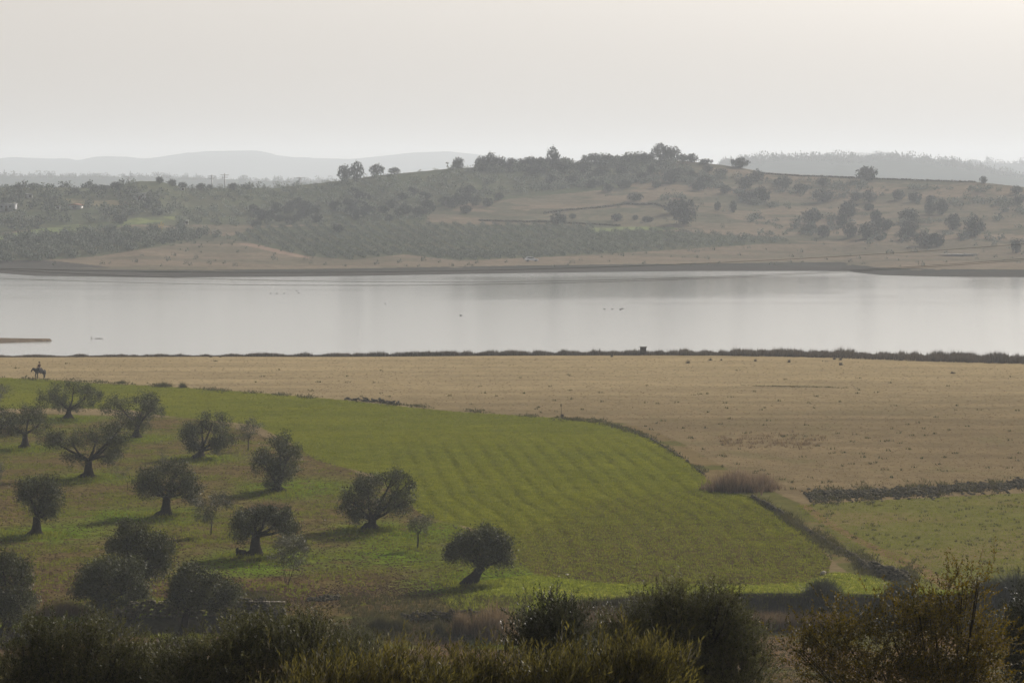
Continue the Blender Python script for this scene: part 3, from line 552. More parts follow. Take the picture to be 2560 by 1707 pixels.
def fg_tree(name, lab, cat, D, el, base_u, ns, slen, nl, L_, W_, mat, r0=.12, depth=1.0, group=None, **kw):
    bx_ = D * (base_u - 1280) / FE; g = float(zfun(bx_, D)); root = Vector((bx_, D, g)); ppm = F / D
    t = empty(name, root, lab, cat, group); bl = []
    for k, (cu, cv, w, h) in enumerate(el):
        c = atD(cu, cv + slen * ppm * .75, D) - root; rx = w / 2 / ppm; rz = h / 2 / ppm; bl.append((c.x, random.uniform(-.35, .5) * depth, c.z, rx, max(.4, min(rx, rz * 1.6)) * depth, rz))
    shoots('crown', bl, ns, slen, nl, L_, W_, mat, t, **kw)
    mb = MB(); zt = min(b[2] for b in bl) * 0.55
    mb.tube([(0, 0, -.3), (0, 0, .3), (.1, 0, zt * .6), (0, 0, zt)], [r0 * 2, r0 * 1.5, r0, r0 * .9], 9, .12)
    for b in bl:
        e = Vector(b[:3]); m_ = Vector((e.x * .4, e.y * .5, (zt + e.z) / 2)); mb.tube([(0, 0, zt), m_, e, e + Vector((random.uniform(-.2, .2) * b[3], 0, b[5] * .7))], [r0 * .7, r0 * .4, r0 * .2, .006], 6, .1)
        for _ in range(7):
            q = e + Vector((random.uniform(-1, 1) * b[3], random.uniform(-1, 1) * b[4], random.uniform(-.2, 1.0) * b[5])) * .85
            mb.tube([m_.lerp(e, .6), m_.lerp(q, .75), q], [r0 * .18, r0 * .1, .004], 4)
    mb.build('trunk', M['bark'], t, smooth=True); return t
fg_tree('olive_tree', 'wide dark olive tree filling the bottom left corner', 'tree', 52, [(60, 1650, 200, 170), (150, 1620, 180, 160), (280, 1640, 200, 190), (20, 1720, 200, 160), (200, 1720, 260, 140), (330, 1700, 160, 140), (390, 1680, 120, 150), (340, 1640, 100, 110), (100, 1570, 60, 60), (240, 1565, 60, 60)], 150, 6500, .22, 13, .062, .015, M['near_leaf'], group='leafy tree tops along the bottom of the view')
fg_tree('olive_tree', 'dense olive tree in the foreground below the stone wall', 'tree', 50, [(470, 1670, 180, 150), (560, 1620, 170, 130), (650, 1610, 170, 130), (760, 1610, 170, 130), (860, 1650, 150, 130), (560, 1720, 260, 130), (780, 1710, 260, 130), (610, 1575, 70, 50), (770, 1560, 60, 60)], 640, 7500, .22, 13, .062, .015, M['near_leaf'], group='leafy tree tops along the bottom of the view')
fg_tree('bush', 'round dark bush where the foreground olives meet the open ground', 'bush', 85, [(870, 1590, 90, 76), (915, 1620, 70, 70), (850, 1640, 100, 80)], 880, 1500, .25, 10, .08, .02, M['near_leaf'], r0=.06)
fg_tree('shrub', 'yellow-green long-leaved shrub along the bottom edge', 'shrub', 36, [(760, 1720, 110, 90), (850, 1700, 120, 110), (960, 1700, 140, 120), (1000, 1650, 50, 90), (1080, 1705, 130, 110), (1190, 1695, 140, 110), (1310, 1690, 150, 110), (1430, 1680, 160, 130), (1540, 1670, 150, 150), (1620, 1660, 130, 150), (1480, 1720, 300, 90), (1120, 1730, 360, 80)], 1220, 4200, .26, 12, .085, .014, M['willow_leaf'], r0=.07, ang=.5, up=1.5, updir=(.18, 0, 1), group='leafy tree tops along the bottom of the view')
fg_tree('olive_tree', 'small dark olive top poking up between the brown ground and the big olive', 'tree', 44, [(1340, 1580, 90, 80), (1385, 1530, 90, 80), (1430, 1570, 70, 90), (1395, 1620, 130, 100), (1350, 1640, 90, 70)], 1380, 1900, .2, 12, .06, .016, M['dark_leaf'], r0=.07, group='leafy tree tops along the bottom of the view')
fg_tree('olive_tree', 'big round-topped olive tree in front of the dark bank', 'tree', 54, [(1560, 1590, 140, 130), (1640, 1540, 130, 120), (1700, 1530, 120, 120), (1790, 1530, 130, 120), (1820, 1590, 160, 150), (1700, 1620, 220, 160), (1850, 1670, 170, 150), (1700, 1710, 280, 130), (1560, 1670, 140, 120), (1690, 1485, 60, 36), (1800, 1482, 70, 40)], 1720, 8200, .22, 13, .062, .015, M['near_leaf'], group='leafy tree tops along the bottom of the view')
fg_tree('autumn_tree', 'rusty brown thin-leaved tree at the bottom right with bare twigs', 'tree', 42, [(2110, 1560, 200, 110), (2230, 1540, 190, 120), (2350, 1540, 190, 140), (2450, 1590, 160, 160), (2200, 1640, 280, 120), (2360, 1660, 280, 150), (2080, 1640, 160, 90), (2460, 1690, 180, 90), (2415, 1470, 50, 90), (2435, 1425, 20, 50), (2300, 1490, 70, 50), (2010, 1600, 90, 50)], 2380, 3300, .27, 12, .045, .022, M['rust_leaf'], r0=.045, depth=1.2, up=.5, outer=.6, group='leafy tree tops along the bottom of the view')
fg_tree('evergreen_tree', 'dark evergreen tree cut by the right edge behind the rusty tree', 'tree', 58, [(2560, 1600, 90, 150), (2590, 1500, 100, 90), (2570, 1680, 120, 110), (2545, 1560, 50, 80)], 2600, 2300, .2, 12, .06, .018, M['dark_leaf'])

# ------------------------------------------------------------------ grass, reeds, weeds
def blades(name, us, vs, h, w, mat, lean=.35, n=3, xyz=None, spread=.08, label=None, cat=None, kind='stuff', local=None, loc=None, tb=None):
    if xyz is None: x, y, z = hits(us, vs)
    else: x, y, z = xyz
    N_ = len(x); B = np.repeat(np.stack([x, y, z], 1), n, 0) + rng.normal(size=(N_ * n, 3)) * [spread, spread, 0]
    H = np.repeat(np.broadcast_to(h, N_), n) * rng.uniform(.5, 1.15, N_ * n); a = rng.uniform(0, math.pi, N_ * n); W = np.broadcast_to(w, N_).repeat(n)
    wd = np.stack([np.cos(a), np.sin(a), 0 * a], 1) * (W / 2)[:, None]; top = B + np.stack([rng.normal(size=N_ * n) * lean * H, rng.normal(size=N_ * n) * lean * H, H], 1)
    V = np.stack([B - wd, B + wd, top], 1).reshape(-1, 3); t = np.clip(.5 + .28 * rng.normal(size=N_ * n), 0, 1) if tb is None else np.clip(np.repeat(tb, n) + .15 * rng.normal(size=N_ * n), 0, 1)
    T = np.stack([t * .55, t * .55, np.clip(t * 1.2, 0, 1)], 1).ravel()
    if local is not None: V = V - np.array(local)
    o = mk(name, V, np.arange(3 * N_ * n).reshape(-1, 3), mat, attrs={'tint': T}, loc=local)
    tag(o, label, cat, kind=kind); return o
def sample(P, n, umin=-120, umax=2760):
    P = np.array(P, float); lo = P.min(0); hi = P.max(0); lo[0] = max(lo[0], umin); hi[0] = min(hi[0], umax)
    q = rng.uniform(lo, hi, (int(n * 3), 2)); q = q[inpoly(q[:, 0], q[:, 1], P)][:n]; return q[:, 0], q[:, 1]
# short green crop and verge
u, v = sample(FIELD, 42000); blades('grass', u[:36000], v[:36000], .13, .07, M['grass'])
GP = [(-80, 1045), (420, 1045), (640, 1065), (760, 1130), (900, 1180), (1000, 1235), (1080, 1300), (1250, 1340), (1330, 1430), (1100, 1500), (700, 1530), (300, 1540), (-80, 1570)]
u, v = sample(GP, 26000); x, y, z = hits(u, v); keep = sstep(.4, .6, fbm(x / 6, y / 6, 41, 4) * .65 + fbm(x / 2.2, y / 2.2, 63, 3) * .35) > rng.random(len(x)) * .9
blades('grass', None, None, .16, .07, M['grass'], xyz=(x[keep], y[keep], z[keep]))
u, v = sample(VERGE, 14000); blades('grass', u[:9000], v[:9000], .14, .07, M['lush'])
u, v = sample(PASTURE, 9000); blades('grass', u, v, .1, .07, M['grass'])
# lush tufts around tree feet
us_, vs_ = [], []
for g in GROVE:
    for _ in range(350 if g[2] > 7000 else 80): us_.append(g[0][0] + random.gauss(0, 42)); vs_.append(g[0][1] + abs(random.gauss(0, 12)) - 5)
blades('grass', np.array(us_), np.array(vs_), .3, .06, M['grass'])
# dry straw on the meadow
MEAD = [(-80, 897), (1400, 893), (2000, 899), (2640, 920), (2640, 1190), (2000, 1235), (1760, 1150), (1560, 1050), (1280, 1030), (560, 970), (-80, 940)]
u, v = sample(MEAD, 26000); blades('dry_grass', u[:12000], v[:12000], .09, .08, M['straw'])
# weeds and darker growth along the field border
bt = rng.random(2600) ** .8; seg = np.cumsum(np.r_[0, np.hypot(*np.diff(BEDGE, axis=0).T)]); seg /= seg[-1]
bu = np.interp(bt, seg, BEDGE[:, 0]); bv = np.interp(bt, seg, BEDGE[:, 1]); nn = vnoise(bu / 35, bu * 0, 5)
k = nn > .25 + rng.random(2600) * .6; blades('weeds', bu[k] + rng.normal(size=k.sum()) * 5, bv[k] + rng.normal(size=k.sum()) * 2.2 - 1, .22 * (0.5 + nn[k]), .12, M['weed'], spread=.25, n=4)
for L_, wv, n_ in (([(2015, 1240), (2140, 1238), (2300, 1230), (2560, 1212), (2640, 1205)], 13, 1500), ([(1880, 1243), (1960, 1288), (2040, 1340), (2100, 1375), (2160, 1410)], 9, 750), ([(2130, 1405), (2200, 1428), (2290, 1455)], 18, 700)):
    A_ = np.array(L_, float); bu = rng.uniform(A_[0, 0], A_[-1, 0], n_); bu = bu[vnoise(bu / 14, bu * 0, 3) > .22 + rng.random(n_) * .6]; n_ = len(bu); bv = np.interp(bu, A_[:, 0], A_[:, 1]) + rng.normal(size=n_) * wv * (.25 + .7 * vnoise(bu / 30, bu * 0, 13)) + wv * .8 * (vnoise(bu / 45, bu * 0, 23) - .5)
    blades('weeds', bu, bv, .38, .09, M['weed'], n=5, spread=.22, lean=.5)
# scattered weeds on pasture and meadow
u, v = sample(PASTURE, 300); blades('weeds', u, v, .2, .12, M['weed'], n=7, spread=.16)
u, v = sample(MEAD, 230); v = 1230 - (1230 - v) * rng.random(len(v)) ** .3; m_ = inpoly(u, v, MEAD); blades('weeds', u[m_], v[m_], .28, .14, M['weed'], n=7, spread=.2)
u = rng.triangular(1840, 1960, 2160, 130); v = 963 + (u - 1850) * .026 + 1.6 * (vnoise(u / 20, u * 0, 4) - .5) + rng.normal(size=130) * .5; blades('weeds', u, v, .13, .12, M['weed'], n=5, spread=.25)
u = rng.uniform(1800, 2060, 120); v = rng.normal(1104, 9, 120); blades('weeds', u, v, .35, .12, M['straw'], n=7, spread=.25)
# shore reeds
n_ = 30000; u = rng.uniform(-700, 3200, n_); vb = ip(u, [(-700, 894), (0, 893), (700, 890.5), (1000, 889.5), (1400, 889), (1600, 891), (2000, 896.5), (2250, 905), (2560, 913), (3200, 930)]); vt = ip(u, NEAR_SHORE) + 0
cl = vnoise(u / 16, u * 0, 9); f = rng.random(n_); v = vb - (vb - vt) * f - 0.3 + rng.normal(size=n_) * .35
y = Dplane(v, .35); x = y * (u - 1280) / FE; z = zfun(x, y); gap = vnoise(x / 3.5, y / 3.5, 91)
keep = (gap > .25 + .25 * (f < .25)) | (u > 2300) | (rng.random(n_) < .45); hgt = ip(u, [(-700, .42), (0, .42), (500, .48), (1000, .7), (1600, .95), (2100, 1.05), (3200, 1.05)]) * (.55 + .9 * cl) * np.where(rng.random(n_) < .12, 1.15, .85)
blades('reeds', None, None, hgt[keep], .13, M['reed'], lean=.16, n=3, xyz=(x[keep], y[keep], np.maximum(z[keep], 0) - .05), spread=.3, tb=(.25 + .6 * gap)[keep])
# individual rush tufts on the meadow in front of the reeds
def tuft(name, u, v, w, h, lab, cat, mat, n=45, group=None, lean=.25, vis=None, depth=None):
    p = hit(u, v) if vis is None else vis; ppm = F / p.y; W_ = w / ppm; H_ = h / ppm; dp = depth or W_
    x = p.x + rng.normal(size=n) * W_ * .26; y = p.y + rng.normal(size=n) * dp * .3; z = zfun(x, y)
    hh = H_ * (1 - .35 * np.abs(x - p.x) / (W_ * .6)).clip(.35, 1) * np.where(rng.random(n) < .25, rng.uniform(.9, 1.45, n), rng.uniform(.45, 1.0, n))
    o = blades(name, None, None, hh, max(.025, .035 * H_), mat, lean=lean, n=4, xyz=(x, y, z), spread=W_ * .04, kind=None, local=(p.x, p.y, p.z))
    tag(o, lab, cat, group); return o
for u, v, w, h, lab in ((1720, 908, 10, 13, 'rush tuft standing farthest left in front of the reed belt'), (1776, 901, 9, 9, 'rush tuft close to the reed belt right of the leftmost one'), (1803, 901, 5, 6, 'tiniest rush tuft on the meadow below the reeds'),
                        (1888, 903, 10, 9, 'rush tuft below the middle of the thick reed belt'), (1973, 906, 8, 12, 'narrow upright rush tuft beside the thick reed belt'), (2102, 913, 11, 12, 'rush tuft standing clear in front of two others'),
                        (2086, 899, 7, 9, 'left of two small rushes touching the reed belt'), (2102, 900, 8, 8, 'right of two small rushes touching the reed belt'), (2382, 934, 12, 9, 'lone rush tuft farthest out on the dry meadow at right'), (1530, 892, 9, 6, 'small rush tuft just below the dark trough'),
                        (527, 893, 8, 9, 'dark rush tuft on the left shore, left of a twin'), (551, 893, 6, 8, 'dark rush tuft on the left shore, right of a twin')):
    tuft('rush_tuft', u, v, w * .85, h * .85, lab, 'rush', M['reed'], group='rush tufts on the meadow')
tuft('dry_bush', 1845, 1224, 136, 48, 'big purplish-brown dry rush clump at the bend of the field border', 'bush', M['rush'], n=900, lean=.26, depth=4)
tuft('rush_tuft', 1905, 1222, 60, 40, 'shorter brown rush clump joined to the right side of the big dry one', 'rush', M['rush'], n=420, lean=.16, depth=2)
for u, v, w, h, lab in ((408, 966, 44, 15, 'greyish weed clump on the far edge of the green field'), (457, 969, 16, 14, 'single grey weed right of the wider clump on the field edge'), (305, 958, 24, 8, 'low dark weed on the field edge near the rider')):
    tuft('weed_clump', u, v, w, h, lab, 'weeds', M['weed'], n=240, lean=.3, group='weed clumps on the field border')
for u, v, w, h, lab, mt in ((1155, 1580, 34, 48, 'upright brown rush clump on the grassy shelf', 'straw'), (1098, 1582, 22, 26, 'small green tussock on the grassy shelf', 'weed'), (1000, 1570, 50, 24, 'low green tussock at the left of the grassy shelf', 'weed'),
                            (955, 1565, 44, 26, 'dark round bushy tussock beside the foreground bush', 'weed'), (1240, 1583, 110, 58, 'wide tawny reed clump in the ditch left of the dark olive top', 'straw')):
    tuft('rush_tuft', u, v, w, h, lab, 'rush', M[mt], n=650, lean=.2, group='rush tufts in the ditch')
tuft('dry_bush', 670, 1274, 80, 24, 'dark brown bramble heap behind the two-lobed olive', 'bush', M['straw'], n=800, lean=.5, depth=1.5)
tuft('dry_bush', 650, 1515, 110, 34, 'reddish dry bush behind the end of the stone wall', 'bush', M['weed'], n=900, lean=.4, depth=2)
tuft('dry_bush', 160, 1535, 150, 36, 'pale brown brush left of the darkest olive', 'bush', M['straw'], n=700, lean=.4, depth=2)
for u, v, w, h, lab in ((2060, 1502, 70, 44, 'leftmost dark bush on top of the bank'), (2250, 1500, 60, 36, 'dark bush on the bank behind the rusty tree'), (2480, 1500, 70, 46, 'blue-green bush on the bank near the right edge'), (2545, 1498, 60, 60, 'dark bush on the bank at the right edge')):
    tuft('bank_bush', u, v, w, h, lab, 'bush', M['dark_leaf'], n=900, lean=.45, group='bushes on the bank')
# hanging dry grass on the dark bank
u = rng.uniform(1400, 2640, 5200); Dq = Dplane(ip(u, BANK), .6) - rng.uniform(.1, 2.6, len(u)); x = Dq * (u - 1280) / FE; z = zfun(x, Dq)
blades('dry_grass', None, None, .55, .05, M['weed'], xyz=(x, Dq, z), n=3, lean=.3, spread=.12)
u = np.r_[rng.uniform(1870, 2110, 2600), rng.uniform(1450, 1560, 700)]; Dq = Dplane(ip(u, BANK), .6) - rng.uniform(1.6, 4.0, len(u)); x = Dq * (u - 1280) / FE; z = zfun(x, Dq)
blades('dry_grass', None, None, 1.15, .045, M['straw'], xyz=(x, Dq, z), n=3, lean=.25, spread=.12, tb=np.full(len(u), .25))
u = rng.uniform(880, 1420, 3500); v = rng.uniform(1530, 1600, 3500); blades('grass', u, v, .25, .05, M['weed'])
u = rng.uniform(850, 1330, 900); v = rng.uniform(1490, 1535, 900); blades('grass', u, v, .35, .05, M['weed'], n=4)
u = rng.uniform(880, 2100, 6000); v = rng.uniform(1585, 1710, 6000); blades('grass', u, v, .12, .05, M['weed'])

# ------------------------------------------------------------------ stones
ico = np.array([(0, 0, 1), (.894, 0, .447), (.276, .851, .447), (-.724, .526, .447), (-.724, -.526, .447), (.276, -.851, .447), (.724, .526, -.447), (-.276, .851, -.447), (-.894, 0, -.447), (-.276, -.851, -.447), (.724, -.526, -.447), (0, 0, -1)])
icf = np.array([[0, 1, 2], [0, 2, 3], [0, 3, 4], [0, 4, 5], [0, 5, 1], [1, 6, 2], [2, 7, 3], [3, 8, 4], [4, 9, 5], [5, 10, 1], [6, 7, 2], [7, 8, 3], [8, 9, 4], [9, 10, 5], [10, 6, 1], [11, 7, 6], [11, 8, 7], [11, 9, 8], [11, 10, 9], [11, 6, 10]])
def rocks(name, P, S, mat, loc=None, lab=None, cat=None, kind=None, flat=.7):
    n = len(P); S = np.broadcast_to(S, n)
    V = ico[None] * rng.uniform(.6, 1.3, (n, 12, 1)) * (S[:, None, None] * rng.uniform(.6, 1.3, (n, 1, 3)) * [1, 1, flat])
    a = rng.uniform(0, 6.28, n); ca, sa = np.cos(a)[:, None], np.sin(a)[:, None]; X_ = V[..., 0] * ca - V[..., 1] * sa; Y_ = V[..., 0] * sa + V[..., 1] * ca; V = np.stack([X_, Y_, V[..., 2]], -1) + np.asarray(P)[:, None]
    Fq = (icf[None] + (np.arange(n) * 12)[:, None, None]).reshape(-1, 3)
    if loc is not None: V = V - np.array(loc)
    return tag(mk(name, V, Fq, mat, loc=loc), lab, cat, kind=kind)
def wall(name, pts, n, hgt, wid, size, lab, cat, mat=None, kind=None):
    pts = np.array(pts, float); s = np.cumsum(np.r_[0, np.hypot(*np.diff(pts, axis=0).T)]); t = rng.random(n) * s[-1]
    u = np.interp(t, s, pts[:, 0]); v = np.interp(t, s, pts[:, 1]); x, y, z = hits(u, v)
    prof = .55 + .9 * vnoise(t / 22, t * 0, 7); wn_ = wid * (.35 + 1.0 * vnoise(t / 9, t * 0, 15)); off = rng.normal(size=n) * wn_ * .45 + wid * .3 * (vnoise(t / 13, t * 0, 25) - .5); zz = rng.random(n) * hgt * prof * np.exp(-(off / wid) ** 2 * 1.6)
    y = y + off; z = zfun(x, y) + zz; p = (float(x.mean()), float(y.mean()), float(z.min()))
    return rocks(name, np.stack([x, y, z], 1), size, mat or M['stone'], p, lab, cat, kind)
sw = wall('stone_wall', [(285, 1546), (480, 1538), (712, 1537)], 900, .95, .55, .15, 'old dry-stone wall with pale top stones below the grove', 'wall')
cs = rocks('capstones', np.array([[*(lambda q: (q.x, q.y, q.z + .98))(hit(u_, 1540))] for u_ in np.arange(400, 712, 7)]), .13, M['pale_stone'], flat=.35)
cs.parent = sw; cs.location = -sw.location
wall('stone_wall', [(2015, 1240), (2140, 1238), (2300, 1230), (2560, 1212), (2900, 1180)], 3000, .28, 5.0, .17, 'long low tumbled stone wall crossing the right edge between dry meadow and pasture', 'wall')
wall('stone_heap', [(1985, 1305), (2040, 1340), (2100, 1375), (2150, 1400)], 380, .16, 3.4, .14, 'ruined line of stones along the lower right border of the green field', 'stones')
wall('stone_heap', [(2150, 1412), (2220, 1438), (2270, 1450)], 1000, .5, 4.0, .16, 'broad dark heap of stones above the rusty tree', 'stones')
wall('stone_heap', [(862, 998), (900, 1002), (950, 1006), (1000, 1012)], 150, .4, .8, .17, 'long pile of stones on the far border of the green field', 'stones')
wall('stones', [(1560, 1066), (1640, 1105), (1720, 1155), (1770, 1195)], 110, .15, .8, .13, None, None, kind='stuff')
wall('stones', [(1880, 1243), (1960, 1290)], 200, .3, .8, .16, None, None, kind='stuff')
wall('stone_heap', [(1000, 1548), (1150, 1545), (1270, 1542)], 260, .5, .6, .14, 'broken terrace edge of dark stones under the leaning olive', 'stones')
wall('stone_heap', [(770, 1500), (850, 1497)], 150, .25, 1.0, .12, 'reddish stones lying on bare soil behind the foreground olives', 'stones')
for u, v, s, lab in ((2058, 1437, .22, 'pale block lying at the right corner of the green field'), (1417, 1439, .16, 'pale stone at the front edge of the field'), (1397, 1442, .11, 'smaller pale stone left of its twin at the front edge'), (951, 1002, .22, 'white stone on the far rubble pile'), (890, 998, .14, 'whitish stone at the left end of the far rubble pile'), (648, 1110, .12, 'pale stone beside the small round young olive'), (812, 1302, .1, 'white pebble left of the three-lobed olive')):
    p = hit(u, v); o = rocks('rock', np.array([[p.x, p.y, p.z + s * .4]]), s, M['pale_stone'], tuple(p), lab, 'rock')
# clods of soil
u, v = sample(GP, 16000); x, y, z = hits(u, v); rocks('clods', np.stack([x, y, z], 1), .085, M['clod'], kind='stuff')
LOWF = [(1300, 1340), (1500, 1250), (1750, 1220), (1900, 1270), (2060, 1390), (2060, 1440), (1800, 1462), (1420, 1447)]
u, v = sample(LOWF, 8000); x, y, z = hits(u, v); rocks('clods', np.stack([x, y, z], 1), .06, M['clod'], kind='stuff')
u = rng.uniform(700, 1200, 2500); v = 1502 - (u - 700) * .09 + rng.normal(size=2500) * 14; x, y, z = hits(u, v); rocks('clods', np.stack([x, y, z], 1), .07, M['clod'], kind='stuff')
u = rng.uniform(850, 2200, 5000); v = rng.uniform(1582, 1710, 5000); x, y, z = hits(u, v); rocks('clods', np.stack([x, y, z], 1), .06, M['clod'], kind='stuff')

# ------------------------------------------------------------------ far trees
def far_crown(seed, nb, n, L_, mat, flat=.62):
    bl = []
    for i in range(nb):
        a = random.uniform(0, 6.28); r = random.uniform(.0, .55) if nb > 1 else 0
        bl.append((r * math.cos(a) * .7, r * math.sin(a) * .7, random.uniform(.30, .58), random.uniform(.36, .55), random.uniform(.36, .55), random.uniform(.26, .36)))
    bl = [(b_[0] * 1.1, b_[1] * 1.1, b_[2], b_[3] * .75, b_[4] * .75, b_[5] * .9) for b_ in bl]
    bl += [(0, 0, .42, .6, .6, .46)] * 3
    P, t, od = crown_points(bl, n, cl=(3 if n < 300 else 7), sig=(.06 if n < 300 else .045), outer=.3); P[:, 2] = np.maximum(P[:, 2], .03); D = rand_dirs(n)
    return leaves(P, D, L_ * rng.uniform(.6, 1.3, n), L_ * .6 * rng.uniform(.7, 1.3, n), t)
def far_mesh(nm, nb, n, L_, mat):
    V, Fq, T = far_crown(0, nb, n, L_, mat); return mk(nm, V, Fq, mat, attrs={'tint': T}, mesh_only=True), (V, Fq, T)
def far_trunk():
    mb = MB(); mb.tube([(0, 0, -.15), (0, 0, .05), (.02, 0, .35)], [.09, .06, .04], 6, .1)
    for _ in range(3): mb.tube([(.02, 0, .2), (random.uniform(-.3, .3), random.uniform(-.3, .3), .5)], [.035, .015], 4)
    return mb.build('trunk', M['bark'], mesh_only=True)
TR = far_trunk()
oakm = [far_mesh('crown', 5, 1500, .10, M['oak_leaf'])[0] for _ in range(6)]; gum = [far_mesh('crown', 5, 1300, .10, M['gum_leaf'])[0] for _ in range(5)]
def far_tree(nm, u, vb, w, h, cm, lab, cat, group, p=None):
    p = p or hit(u, vb, 800); ppm = F / p.y; t = empty(nm, p, lab, cat, group); W_ = w / ppm; H_ = h / ppm
    t.scale = (W_ / 1.25, W_ / 1.25, H_ / .92); t.rotation_euler = (0, 0, random.uniform(0, 6.28))
    for n_, me in (('crown', cm), ('trunk', TR)):
        o = bpy.data.objects.new(n_, me); COL.objects.link(o); o.parent = t
    return t
OAKS = [(2166, 452, 57, 34, 'big lone oak standing on the bare ridge line at right'), (2458, 459, 22, 17, 'small lone oak on the ridge line near the right edge'), (2541, 486, 32, 22, 'oak on the ridge at the right edge of the view'), (2544, 512, 27, 18, ''),
 (2030, 559, 55, 35, 'large round oak leftmost of the big hillside group'), (2021, 583, 42, 22, 'low oak right under the large round one'), (2058, 594, 34, 30, ''), (1957, 471, 46, 28, 'round oak on the upper slope below the bare ridge'), (2000, 481, 42, 22, ''), (1905, 507, 42, 38, 'tall dark oak at the lower end of the upper thicket'), (1872, 500, 42, 25, ''), (1893, 455, 40, 30, ''),
 (2056, 465, 30, 20, ''), (2056, 504, 55, 30, 'wide oak in the middle of the upper right slope'), (2140, 502, 32, 22, ''), (2172, 505, 40, 28, ''), (2247, 499, 32, 24, ''), (2288, 504, 36, 24, ''), (2327, 507, 28, 18, ''), (2122, 542, 50, 38, ''), (2172, 527, 28, 18, ''), (2104, 569, 30, 36, ''), (2125, 593, 38, 32, ''), (2172, 596, 60, 38, 'broadest oak at the foot of the hillside group'), (2190, 560, 32, 34, ''), (2208, 577, 46, 30, ''),
 (2271, 556, 52, 35, 'round oak standing apart right of the hillside group'), (2324, 536, 30, 34, ''), (2355, 536, 32, 36, ''), (2277, 578, 46, 28, ''), (2268, 599, 46, 30, ''), (2312, 614, 66, 32, 'low wide oak nearest the water on the right slope'), (2342, 617, 42, 34, ''), (2382, 575, 44, 38, 'left one of two big oaks near the right edge'), (2436, 590, 56, 46, 'right one of two big oaks near the right edge'),
 (1395, 560, 42, 28, 'cone-shaped oak on the wall line above the orchard'), (1710, 560, 70, 60, 'largest oak clump in the middle of the dry slope'), (1685, 536, 50, 34, ''), (1542, 554, 30, 20, 'small oak with visible trunk between two wall lines'), (1728, 406, 36, 20, 'rounded oak on the summit right of the tall trees'), (1850, 417, 50, 24, 'big rounded oak at the right shoulder of the summit'),
 (1339, 437, 60, 22, ''), (1407, 431, 60, 26, ''), (1455, 437, 50, 34, ''), (1502, 443, 50, 27, ''), (1556, 440, 36, 28, ''), (1627, 437, 22, 26, ''), (1669, 428, 15, 15, ''), (1606, 452, 36, 20, ''), (1678, 458, 42, 30, ''), (1761, 467, 42, 28, ''), (1860, 473, 46, 28, ''), (1862, 503, 40, 22, ''), (1586, 502, 40, 20, ''), (1746, 476, 38, 20, ''), (1794, 527, 18, 22, ''), (1833, 532, 18, 30, ''), (1889, 544, 24, 10, ''), (1431, 547, 18, 12, ''), (1618, 556, 28, 16, ''), (1588, 550, 18, 12, ''), (1812, 484, 34, 20, ''), (1700, 440, 40, 20, ''), (1730, 448, 30, 20, ''), (1640, 470, 26, 16, ''), (1560, 470, 36, 20, ''), (1520, 480, 30, 18, ''), (1480, 470, 36, 20, ''), (1430, 462, 40, 22, ''), (1380, 462, 40, 22, ''), (1800, 440, 36, 18, ''), (1770, 430, 30, 16, ''), (292, 476, 36, 20, 'large dark oak left of the small rocky knoll'), (370, 520, 44, 24, 'dark round oak below the small white house'), (300, 560, 36, 24, '')]
for i, (u, v, w, h, lab) in enumerate(OAKS):
    far_tree('oak_tree', u, v, w * 1.05, h * 1.1, oakm[i % 6], lab or 'dark round oak among others scattered on the far hillside', 'tree', 'oaks scattered on the far hillside')
for i in range(64):
    u = rng.uniform(620, 1280); v = float(ip(u, [(620, 545), (900, 535), (1280, 500)])) + rng.normal() * 15; far_tree('oak_tree', u, v, rng.uniform(26, 40), rng.uniform(18, 26), oakm[i % 6], 'dark oak in the broken belt of trees across the middle of the hill', 'tree', 'oaks in the belt across the hill')
t = far_tree('oak_tree', 2540, 632, 28, 36, oakm[2], 'dark oak on the promontory mirrored in the lake at right', 'tree', None)
GUMS = [(861, 452, 28, 38, 'left one of the tall ridge trees standing apart on the left shoulder'), (892, 452, 30, 44, 'tallest of the ridge trees standing apart on the left shoulder'), (941, 438, 30, 26, 'dense squarish tree right of the tall pair on the ridge'), (986, 433, 24, 14, 'low tree at the left end of the orchard crest'),
 (1146, 420, 24, 26, 'spindly tree where the crest thicket begins'), (1204, 421, 26, 30, ''), (1227, 421, 30, 36, ''), (1250, 421, 30, 28, ''), (1280, 421, 28, 24, ''), (1304, 421, 16, 24, ''), (1325, 419, 32, 26, ''), (1382, 420, 28, 48, 'tall tree with a rounded knob top on the crest'), (1355, 418, 26, 24, ''), (1404, 417, 28, 18, ''),
 (1464, 408, 20, 20, ''), (1485, 408, 32, 24, ''), (1520, 407, 40, 18, ''), (1566, 407, 26, 18, ''), (1588, 406, 24, 22, ''), (1608, 405, 28, 22, ''), (1627, 403, 14, 20, ''), (1651, 402, 38, 40, 'tallest tree on the summit'), (1678, 402, 40, 34, 'wide tree joined to the right of the tallest summit tree'), (1705, 404, 24, 18, ''), (1764, 409, 32, 12, ''),
 (46, 471, 28, 10, ''), (84, 471, 26, 12, ''), (256, 472, 36, 10, ''), (398, 456, 18, 14, 'small tree on the right side of the rocky knoll'), (431, 464, 18, 16, ''), (457, 472, 20, 16, ''), (503, 472, 22, 13, ''), (525, 472, 14, 11, ''), (585, 472, 22, 14, ''), (622, 471, 16, 8, '')]
for i, (u, v, w, h, lab) in enumerate(GUMS): far_tree('ridge_tree', u, v + 3, w * 1.3, h * 1.15 + 3, gum[i % 5], lab or 'hazy tree in the line along the far crest', 'tree', 'trees along the crest of the far hill')
V, Fq, T = far_crown(0, 3, 300, .12, None); p = hit(402, 572, 800); ppm = F / p.y
